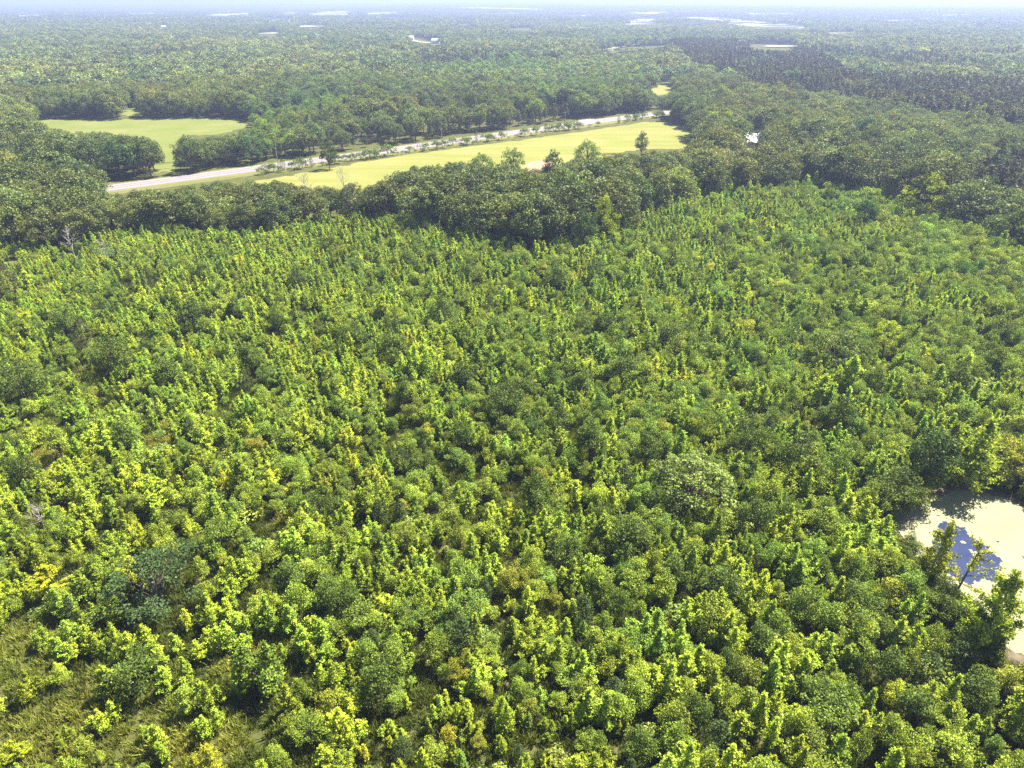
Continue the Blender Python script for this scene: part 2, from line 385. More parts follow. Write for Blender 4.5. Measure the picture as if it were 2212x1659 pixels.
# pond
PG = [G2(*q) for q in POND]; HG = [G2(*q) for q in HOLE]
flat('pond', rag(PG, 0.4, 5), M['water'], 0.03, kind='structure')
pc = Vector((sum(p[0] for p in PG) / len(PG), sum(p[1] for p in PG) / len(PG)))
bm_ = MB(); pr = rag(PG, 0.3, 5); n = len(pr)
ring = []
for k, (s_, z_) in enumerate(((0.985, 0.0), (1.03, 0.28), (1.09, 0.34), (1.17, 0.002))):
    ring.append([(pc.x + (q.x - pc.x) * s_ + random.uniform(-.15, .15), pc.y + (q.y - pc.y) * s_ + random.uniform(-.15, .15), z_) for q in pr])
vs = sum(ring, []); fs = []
for r in range(3):
    for k in range(n): fs.append((r * n + k, r * n + (k + 1) % n, (r + 1) * n + (k + 1) % n, (r + 1) * n + k))
obj('pond_bank', mesh_np('pond_bank', vs, fs, [M['bank']]), kind='structure')
cell = 0.22
xs = np.arange(min(p[0] for p in PG), max(p[0] for p in PG), cell); ys = np.arange(min(p[1] for p in PG), max(p[1] for p in PG), cell)
X, Y = np.meshgrid(xs, ys, indexing='ij')
wx = X + (vnoise(X, Y, 2.0, 8) - .5) * 2.6 + (vnoise(X, Y, .6, 18) - .5) * 1.3; wy = Y + (vnoise(X, Y, 1.7, 9) - .5) * 2.6 + (vnoise(X, Y, .55, 19) - .5) * 1.3
hole = inpoly(wx, wy, HG)
edge = inpoly(X + (vnoise(X, Y, 3.3, 12) - .5) * 6, Y + (vnoise(X, Y, 3.1, 13) - .5) * 6, HG)
pads = (vnoise(X, Y, 0.7, 20) > 0.74)
fleck = (vnoise(X, Y, 0.7, 21) > 0.95) & (vnoise(X, Y, 6, 22) > 0.45)
ins = inpoly(X, Y, PG) & (~hole | (pads & edge & (vnoise(X, Y, 4, 30) > .45))) & ~fleck
I, J = np.nonzero(ins)
q = np.stack([xs[I], ys[J]], -1)
cs = np.array([[0, 0], [1, 0], [1, 1], [0, 1]]) * cell
VV = (q[:, None, :] + cs[None]).reshape(-1, 2)
VV = np.concatenate([VV, np.full((len(VV), 1), 0.045)], 1)
# shared jitter keeps the sheet closed while the rim is uneven
VV[:, 0] += (vnoise(VV[:, 0], VV[:, 1], 0.31, 40) - .5) * 0.16; VV[:, 1] += (vnoise(VV[:, 0], VV[:, 1], 0.29, 41) - .5) * 0.16
FF = np.arange(len(VV)).reshape(-1, 4)
dw = obj('duckweed', mesh_np('duckweed', VV, FF, [M['weed']]), kind='stuff'); dw['label'] = 'pale yellow-green duckweed covering most of the pond'

# ------------------------------------------------------------------ tree prototypes
def leaves(P, size, up=0.35, out=None, aspect=0.75, tone=None, bend=0):
    """one quad per point, random facing biased up / outward"""
    n = len(P)
    nrm = rng.normal(size=(n, 3)); nrm /= np.linalg.norm(nrm, axis=1, keepdims=True)
    nrm[:, 2] += up * 1.8
    if out is not None: nrm += out * 0.5
    nrm /= np.linalg.norm(nrm, axis=1, keepdims=True) + 1e-9
    a = np.cross(nrm, rng.normal(size=(n, 3))); a /= np.linalg.norm(a, axis=1, keepdims=True) + 1e-9
    b = np.cross(nrm, a)
    s = (size * rng.uniform(0.6, 1.35, n))[:, None] * 0.5
    V = np.stack([P - a * s, P - b * s * aspect * 0.9 + a * s * 0.1, P + a * s, P + b * s * aspect], 1).reshape(-1, 3)
    Fq = np.arange(4 * n).reshape(-1, 4)
    t = np.clip(rng.normal(0.48, 0.20, n) + (0 if tone is None else tone), 0, 1)
    return V, Fq, t
def dirs(n, zmin=-1.0, zmax=1.0):
    z = rng.uniform(zmin, zmax, n); a = rng.uniform(0, 2 * np.pi, n); r = np.sqrt(np.maximum(0, 1 - z * z))
    return np.stack([r * np.cos(a), r * np.sin(a), z], -1)
def clump_pts(c, rad, n, flat_=0.8):
    """points on the outer part of a rough ball"""
    d = dirs(n, -0.55, 1.0); rr = rad * rng.uniform(0.62, 1.08, n)[:, None]
    P = c + d * rr * np.array([1, 1, flat_]); return P, d
def branch_tubes(mb, base, tips, r0, n=5):
    for t in tips:
        t = Vector(t); b = Vector((base[0], base[1], min(max(base[2], 0.1), t.z * 0.72)))
        b.z = base[2] + (t.z - base[2]) * random.uniform(0.15, 0.55)
        mid = b.lerp(t, 0.5) + Vector((0, 0, (t - b).length * 0.06))
        mb.tube([b, mid, t], [r0, r0 * 0.6, r0 * 0.2], 4)
def make_gum(slim=0.30, n=1500, leaf=0.033, leaders=3):
    n = int(n * 2.1)
    """upright young tree, unit height: several uneven leaders, each with short rising shoots"""
    Ps, Os, To, tips = [], [], [], []
    mb = MB(); mb.tube([(0, 0, -0.02), (0.006, 0.004, 0.3), (0, 0, 0.6)], [0.018, 0.013, 0.006], 5)
    a1 = random.uniform(0, 6.28)
    for L_i in range(leaders):
        top = 1.0 if L_i == 0 else random.uniform(0.55, 0.92)
        off = 0.0 if leaders == 1 else slim * (random.uniform(.1, .35) if L_i == 0 else random.uniform(.5, 1.0))
        a = a1 + 6.283 * L_i / leaders + random.uniform(-.5, .5); ax = np.array([off * math.cos(a), off * math.sin(a)])
        z0 = 0.05 if L_i == 0 else random.uniform(0.06, 0.2); rL = slim if leaders == 1 else slim * random.uniform(.5, .72)
        mb.tube([(0, 0, z0 * .5), (ax[0] * .8, ax[1] * .8, z0 + .2), (ax[0], ax[1], top * .96)], [0.011, 0.007, 0.001], 4)
        tiers = max(6, int(13 * (top - z0)))
        for i in range(tiers):
            t = (i + 0.4) / tiers; z = z0 + (top - z0) * .92 * t
            r = rL * (1 - t) ** 0.6 * (0.55 + 0.45 * min(1, t * 5 + 0.2)) * random.uniform(.75, 1.2)
            k = max(2, int(round(2 + 3.5 * (1 - t)))); a0 = random.uniform(0, 6.28)
            for j in range(k):
                a = a0 + 6.283 * j / k + random.uniform(-.6, .6); rl = r * random.uniform(0.55, 1.3)
                base = np.array([ax[0] * min(1, t * 3 + .4), ax[1] * min(1, t * 3 + .4), z - 0.02])
                tip = base + np.array([rl * math.cos(a), rl * math.sin(a), rl * random.uniform(0.35, 1.15)]); tips.append((base, tip))
                m = max(5, int(n / (leaders ** .75 * 36)))
                sg = rng.uniform(0.2, 1.08, m)[:, None] ** 0.7
                Ps.append(base + (tip - base) * sg + rng.normal(size=(m, 3)) * np.array([1, 1, 0.8]) * 0.024); To.append(np.full(m, rng.normal(0, .14)))
                d = tip - base; d = d / (np.linalg.norm(d) + 1e-9); Os.append(np.repeat(d[None], m, 0))
        m = n // 22; z = rng.uniform(top * .78, top, m)
        Ps.append(np.stack([ax[0] + rng.normal(0, 0.018, m), ax[1] + rng.normal(0, 0.018, m), z], -1)); Os.append(np.repeat(np.array([[0, 0, .5]]), m, 0)); To.append(np.zeros(m))
    P = np.concatenate(Ps); O = np.concatenate(Os); P[:, 2] = np.maximum(P[:, 2], .01)
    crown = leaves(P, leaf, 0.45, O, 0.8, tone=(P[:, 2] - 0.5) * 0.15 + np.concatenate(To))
    for b_, t_ in tips[::6]: mb.tube([tuple(b_), tuple(t_)], [0.005, 0.0015], 3)
    return crown, mb
def make_round(nc=26, n=1700, leaf=0.05, w=0.42, low=0.05, top=0.80, cr=0.15, up=0.35, shell=True, zlow=-0.6, flat_=0.85, hollow=0.55, irr=0.16, lean=0.0, trunk=0.022, trunk_top=None):
    """rounded crown made of many leaf clumps, unit height"""
    cz = (low + 1.0) / 2; hz = (1.0 - low) / 2
    D = dirs(nc, zlow, 1.0); Ps, Os, To, tips = [], [], [], []
    ph = rng.uniform(0, 6.283, 3)
    for d in D:
        az_ = math.atan2(d[1], d[0]); lob = 1.0 + irr * (math.sin(az_ * 2 + ph[0]) * .6 + math.sin(az_ * 3 + ph[1] + d[2] * 2) * .5)
        rr = rng.uniform(hollow, 0.95) * lob
        k = 1.0 - 0.28 * max(0, d[2]) ** 2
        c = np.array([d[0] * w * rr * k + lean * d[2] * .1, d[1] * w * rr * k, cz + d[2] * (hz - cr * 0.7) * rr])
        r = cr * rng.uniform(0.5, 1.3); P, O = clump_pts(c, r, max(8, int(n / nc * (r / cr) ** 1.5)), flat_)
        Ps.append(P); Os.append(O); To.append(np.full(len(P), rng.normal(0, 0.17))); tips.append(c)
    P = np.concatenate(Ps); O = np.concatenate(Os); To = np.concatenate(To)
    P[:, 2] = np.maximum(P[:, 2], 0.01)
    crown = leaves(P, leaf, up, O, 0.8, tone=To)
    mb = MB(); tt = trunk_top or cz
    mb.tube([(0, 0, -0.02), (0.01, -0.01, tt * 0.5), (0, 0.01, tt), (0, 0, min(0.92, tt + 0.2))], [trunk, trunk * 0.8, trunk * 0.5, trunk * 0.15], 6)
    branch_tubes(mb, (0, 0, low + 0.02), [tuple(c) for c in tips[::2]], trunk * 0.45)
    return crown, mb
def make_pine(n=1300, leaf=0.045, w=0.20, low=0.35, tiers=11, point=0.8, trunk=0.013):
    Ps, tips, To = [], [], []
    for i in range(tiers):
        t = (i + 0.3) / tiers; z = low + (0.97 - low) * t
        r = w * (1 - t) ** point * (0.7 + 0.3 * min(1, t * 5)) + 0.015
        k = max(3, int(5 * (1 - t) + 3)); a0 = random.uniform(0, 6.28)
        for j in range(k):
            a = a0 + 6.283 * j / k + random.uniform(-.4, .4); rl = r * random.uniform(0.6, 1.2)
            tip = np.array([rl * math.cos(a), rl * math.sin(a), z + rl * random.uniform(0.0, 0.35)]); tips.append(tip)
            m = max(5, int(n / (tiers * 6))); s = rng.uniform(0.35, 1.05, m)[:, None]
            P = np.array([0, 0, z]) + (tip - np.array([0, 0, z])) * s + rng.normal(size=(m, 3)) * np.array([.02, .02, .012])
            Ps.append(P); To.append(np.full(m, rng.normal(0, .12)))
    P = np.concatenate(Ps); crown = leaves(P, leaf, 0.5, None, 0.45, tone=np.concatenate(To))
    mb = MB(); mb.tube([(0, 0, -0.02), (0.004, 0, 0.5), (0, 0, 0.96)], [trunk, trunk * 0.75, trunk * 0.2], 6)
    for tpp in tips[::2]: mb.tube([(0, 0, float(tpp[2]) - 0.01), tuple(tpp)], [0.0035, 0.001], 3)
    return crown, mb
def make_cedar(n=1700, leaf=0.038, w=0.30, pw=0.8):
    Ps, To = [], []
    z = rng.uniform(0.02, 1.0, n) ** 1.05; a = rng.uniform(0, 6.283, n)
    lob = 0.78 + 0.22 * np.sin(a * 3 + z * 9) * np.sin(a * 5 - z * 14)
    prof = np.sin(np.pi * np.clip(z, 0, 1) ** pw) ** 0.6
    r = w * prof * lob * rng.uniform(0.6, 1.08, n)
    P = np.stack([r * np.cos(a), r * np.sin(a), z], -1); O = np.stack([np.cos(a), np.sin(a), 0.3 + 0 * a], -1)
    crown = leaves(P, leaf, 0.3, O, 0.5)
    mb = MB(); mb.tube([(0, 0, -0.02), (0, 0, 0.9)], [0.02, 0.004], 5); return crown, mb
def make_feather(n=1500, leaf=0.03):
    """sparse upright tree with long plume-like rising limbs (pond edge)"""
    Ps, Os = [], []; mb = MB(); mb.tube([(0, 0, -0.02), (0.02, 0, 0.5), (0.04, 0, 0.98)], [0.014, 0.009, 0.002], 5)
    limbs = [((0.02, 0, 0.5), (0.04, 0, 1.0))]
    for i in range(17):
        z = 0.22 + 0.045 * i; a = random.uniform(0, 6.283); l = (0.34 - 0.017 * i) * random.uniform(.7, 1.25)
        b = (0.04 * z, 0, z); t = (b[0] + l * math.cos(a), l * math.sin(a), z + l * random.uniform(.35, 1.0)); limbs.append((b, t)); mb.tube([b, t], [0.006, 0.001], 4)
    for b, t in limbs:
        b = np.array(b); t = np.array(t); m = n // 18; s = rng.uniform(0.15, 1.0, m)[:, None]
        Ps.append(b + (t - b) * s + rng.normal(size=(m, 3)) * 0.016 * (1.25 - s * .7)); Os.append(np.repeat(((t - b) / np.linalg.norm(t - b))[None], m, 0))
    return leaves(np.concatenate(Ps), leaf, 0.4, np.concatenate(Os), 0.6), mb
def make_dead(nl=70, twigs=26):
    mb = MB(); mb.tube([(0, 0, -0.02), (0.012, 0, 0.4), (-0.01, 0.01, 0.75), (0, 0, 0.98)], [0.018, 0.012, 0.006, 0.001], 6); Ps = []
    for i in range(twigs):
        z = random.uniform(0.3, 0.92); a = random.uniform(0, 6.28); l = 0.30 * (1.15 - z) + 0.06
        t = Vector((l * math.cos(a), l * math.sin(a), z + l * random.uniform(.4, 1.1))); b = Vector((0, 0, z)); m = b.lerp(t, .5) + Vector((0, 0, -.01))
        mb.tube([b, m, t], [0.005, 0.003, 0.001], 4)
        for k in range(3):
            q = b.lerp(t, random.uniform(.4, .95)); e = q + Vector((random.uniform(-.07, .07), random.uniform(-.07, .07), random.uniform(.02, .1))); mb.tube([q, e], [0.0025, 0.0007], 3); Ps.append(np.array(e))
    P = np.array(Ps)[rng.integers(0, len(Ps), nl)] + rng.normal(size=(nl, 3)) * 0.02
    return leaves(P, 0.03, 0.3, None, 0.6), mb
def make_grass(n=60):
    a = rng.uniform(0, 6.283, n); r = rng.uniform(0, 0.5, n); b = np.stack([r * np.cos(a), r * np.sin(a), 0 * r], -1)
    hh = rng.uniform(0.25, 0.8, n); l = np.stack([rng.normal(0, .22, n), rng.normal(0, .22, n), hh], -1)
    sd_ = np.stack([np.cos(a + 1.3), np.sin(a + 1.3), 0 * a], -1) * 0.055
    V = np.stack([b - sd_, b + sd_, b + l + sd_ * .3, b + l - sd_ * .3], 1).reshape(-1, 3)
    return (V, np.arange(4 * n).reshape(-1, 4), np.clip(rng.normal(.5, .28, n), 0, 1)), None
PROTO = {}
def register(key, made, leafm, barkm):
    lst = PROTO.setdefault(key, [])
    for i, ((V, Fq, t), mb) in enumerate(made):
        cm = mesh_np(key + '_crown', V, Fq, [M[leafm]], tone=t)
        tm = mb.mesh(key + '_trunk', M[barkm]) if mb else None
        if mb:
            # joined copy for the woodland beyond the countable trees (quads only)
            tv = np.array(mb.v); tf = [f for f in mb.f if len(f) == 4]
            AV = np.concatenate([V, tv]); AF = np.concatenate([Fq, np.array(tf) + len(V)])
            jm = mesh_np(key + '_joined', AV, AF, [M[leafm], M[barkm]], tone=np.concatenate([t, np.full(len(tf), .5)]), fmat=np.concatenate([np.zeros(len(Fq)), np.ones(len(tf))]))
        else: jm = cm
        lst.append((cm, tm, jm))
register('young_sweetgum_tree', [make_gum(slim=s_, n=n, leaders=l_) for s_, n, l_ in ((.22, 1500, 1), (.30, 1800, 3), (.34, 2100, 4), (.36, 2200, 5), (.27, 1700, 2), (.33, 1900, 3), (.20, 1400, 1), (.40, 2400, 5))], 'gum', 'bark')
register('young_oak_tree', [make_round(nc=c, n=n, w=w, cr=r, low=0.03, leaf=.031, hollow=.38, irr=.24) for c, n, w, r in ((34, 4200, .38, .12), (40, 4700, .43, .12), (30, 3800, .31, .12), (48, 5400, .50, .11), (36, 4400, .40, .13), (38, 4400, .34, .115), (42, 4200, .28, .11), (36, 4400, .45, .12))], 'oak', 'bark')
register('leafy_shrub', [make_round(nc=12, n=500, w=.62, cr=.28, low=0.0, leaf=.11, zlow=-.1, trunk=.03) for _ in range(5)], 'shrub', 'bark')
register('mature_tree', [make_round(nc=c, n=n, w=w, cr=r, low=lo, leaf=.031, zlow=-.75, hollow=.6, trunk=.02) for c, n, w, r, lo in ((66, 5600, .40, .095, .12), (76, 6200, .46, .095, .10), (58, 5000, .36, .10, .16), (70, 5800, .43, .10, .08), (62, 5400, .38, .10, .04), (84, 6600, .50, .09, .12), (54, 4800, .33, .10, .06))], 'mature', 'bark')
register('pine_tree', [make_pine(n=n, w=w, low=lo) for n, w, lo in ((1500, .19, .3), (1700, .22, .22), (1400, .17, .38), (1600, .2, .15))], 'needle', 'pine_bark')
register('cedar_tree', [make_cedar(w=w, pw=p) for w, p in ((.30, .8), (.26, .7), (.34, .9))], 'cedar', 'bark')
register('far_tree', [make_round(nc=c, n=n, w=w, cr=r, low=.1, leaf=.085, zlow=-.4, trunk=.02) for c, n, w, r in ((22, 620, .42, .17), (26, 700, .5, .16), (18, 560, .36, .18), (24, 650, .46, .15))], 'mature', 'bark')
register('far_pine', [make_pine(n=420, w=.2, low=.3, leaf=.08, tiers=8) for _ in range(3)], 'needle', 'pine_bark')
register('grass', [make_grass() for _ in range(3)], 'grass', 'bark')
register('feather', [make_feather(4200, .024), make_feather(1900, .022), make_feather(6500, .024)], 'gum', 'bark')
register('dead', [make_dead(70), make_dead(20), make_dead(0 + 4)], 'dry', 'deadwood')
register('plume', [make_gum(slim=.36, n=3200, leaf=.026, leaders=1), make_gum(slim=.26, n=2000, leaf=.028, leaders=1)], 'gum', 'bark')
register('spreading', [make_round(nc=60, n=5200, w=.52, cr=.09, low=0.02, leaf=.026, zlow=-.9, hollow=.5, up=.5, flat_=.5)], 'cedar', 'bark')
register('broad', [make_round(nc=80, n=7000, w=.52, cr=.095, low=0.05, leaf=.026, zlow=-.8, hollow=.6, flat_=.7)], 'gum', 'bark')
register('bigoak', [make_round(nc=70, n=6500, w=.50, cr=.10, low=0.02, leaf=.028, zlow=-.8, hollow=.6)], 'oak', 'bark')
# a patch of distant canopy: many low crowns, 40 m across
def make_patch():
    Ps, To, Os = [], [], []
    for i in range(5):
        for j in range(5):
            c = np.array([(i - 2) * 8.4 + rng.uniform(-3, 3), (j - 2) * 8.4 + rng.uniform(-3, 3), rng.uniform(6.5, 11)])
            r = rng.uniform(3.6, 5.6); P, O = clump_pts(c, r, 26, .9); Ps.append(P); Os.append(O); To.append(np.full(26, rng.normal(0, .2)))
    V, Fq, t = leaves(np.concatenate(Ps), 3.6, .3, np.concatenate(Os), .9, tone=np.concatenate(To)); return (V, Fq, t), None
register('patch', [make_patch() for _ in range(3)], 'mature', 'bark')

# ------------------------------------------------------------------ scattering over the ground
def jgrid(x0, x1, y0, y1, s, j=0.42):
    X, Y = np.meshgrid(np.arange(x0, x1, s), np.arange(y0, y1, s), indexing='ij')
    X = X + ((np.arange(X.shape[1]) % 2) * s / 2)[None]
    X = X.ravel() + rng.uniform(-j, j, X.size) * s; Y = Y.ravel() + rng.uniform(-j, j, Y.size) * s
    return X, Y
L1 = np.array([(-800, 520), (-200, 525), (0, 538), (130, 548), (350, 502), (450, 517), (600, 514), (700, 486), (840, 486), (960, 500), (1060, 537), (1250, 548), (1400, 472), (1500, 442), (1600, 428), (1750, 418), (1900, 444), (2000, 474), (2080, 508), (2212, 562), (2500, 600), (3000, 640)], float)
def l1(u): return np.interp(u, L1[:, 0], L1[:, 1])
PINES = [[(1440, 102), (1580, 102), (1690, 112), (1760, 135), (1840, 190), (2212, 205), (2700, 230), (2700, 330), (2212, 318), (1900, 268), (1750, 236), (1620, 212), (1500, 160)],
         [(800, 322), (1246, 262), (1236, 240), (1000, 228), (800, 228), (700, 262), (640, 300), (640, 336)],
         [(2050, 440), (2100, 400), (2300, 395), (2400, 520), (2212, 530), (2100, 500)]]
PALE = [[(470, 322), (500, 290), (560, 258), (700, 235), (800, 232), (700, 290), (640, 335), (560, 350)], [(900, 150), (1380, 130), (1400, 200), (1200, 235), (850, 215)]]
CLEAR = [(95, 985, 45, 75, .95), (190, 832, 22, 34, .8), (355, 945, 34, 34, .85), (2092, 835, 13, 55, 1), (530, 1430, 75, 45, .8), (620, 1400, 50, 30, .6), (1708, 1212, 34, 16, .9), (1965, 1278, 16, 18, 1),
         (620, 1130, 26, 24, .6), (150, 1600, 200, 70, .55), (60, 1420, 90, 70, .55), (420, 1600, 110, 55, .75), (300, 1500, 160, 50, .45), (700, 1360, 90, 30, .4), (140, 1120, 70, 25, .4), (1700, 1000, 22, 10, .8), (880, 650, 60, 12, .4), (1290, 640, 60, 16, .5), (410, 640, 40, 8, .6), (620, 1560, 30, 20, .5), (1820, 790, 15, 8, .5)]
VERGE = [(540, 400), (560, 352), (740, 328), (1000, 294), (1240, 258), (1440, 236), (1450, 262), (1400, 272), (1200, 296), (1000, 324), (800, 352), (700, 372), (600, 392)]
VIS = [[(1598, 298), (1642, 298), (1648, 318), (1600, 318)], F1, F2, F3, F4, F5, F6, [(1150, 350), (1196, 352), (1200, 372), (1155, 376)]] + FAR
ROADV = [(215, 420), (215, 403), (300, 396), (420, 377), (560, 358), (740, 331), (1000, 297), (1240, 260), (1440, 237), (1450, 246), (1390, 262), (1200, 288), (1000, 316), (800, 344), (700, 362), (560, 390), (520, 396), (480, 383), (400, 396), (350, 404), (290, 404)]
def road_dist(x, y):
    out = np.full(x.shape, 1e9)
    near = (np.hypot(x, y) < 1500)
    xi = x[near]; yi = y[near]; best = np.full(xi.shape, 1e9)
    for p in RLn[::3]: best = np.minimum(best, np.hypot(xi - p[0], yi - p[1]))
    out[near] = best; return out
def in_view(u, v, mu=330, mv=150): return (u > -mu) & (u < 2212 + mu) & (v < 1659 + mv)
PGs = [(pc.x + (p[0] - pc.x) * 1.07, pc.y + (p[1] - pc.y) * 1.07) for p in PG]

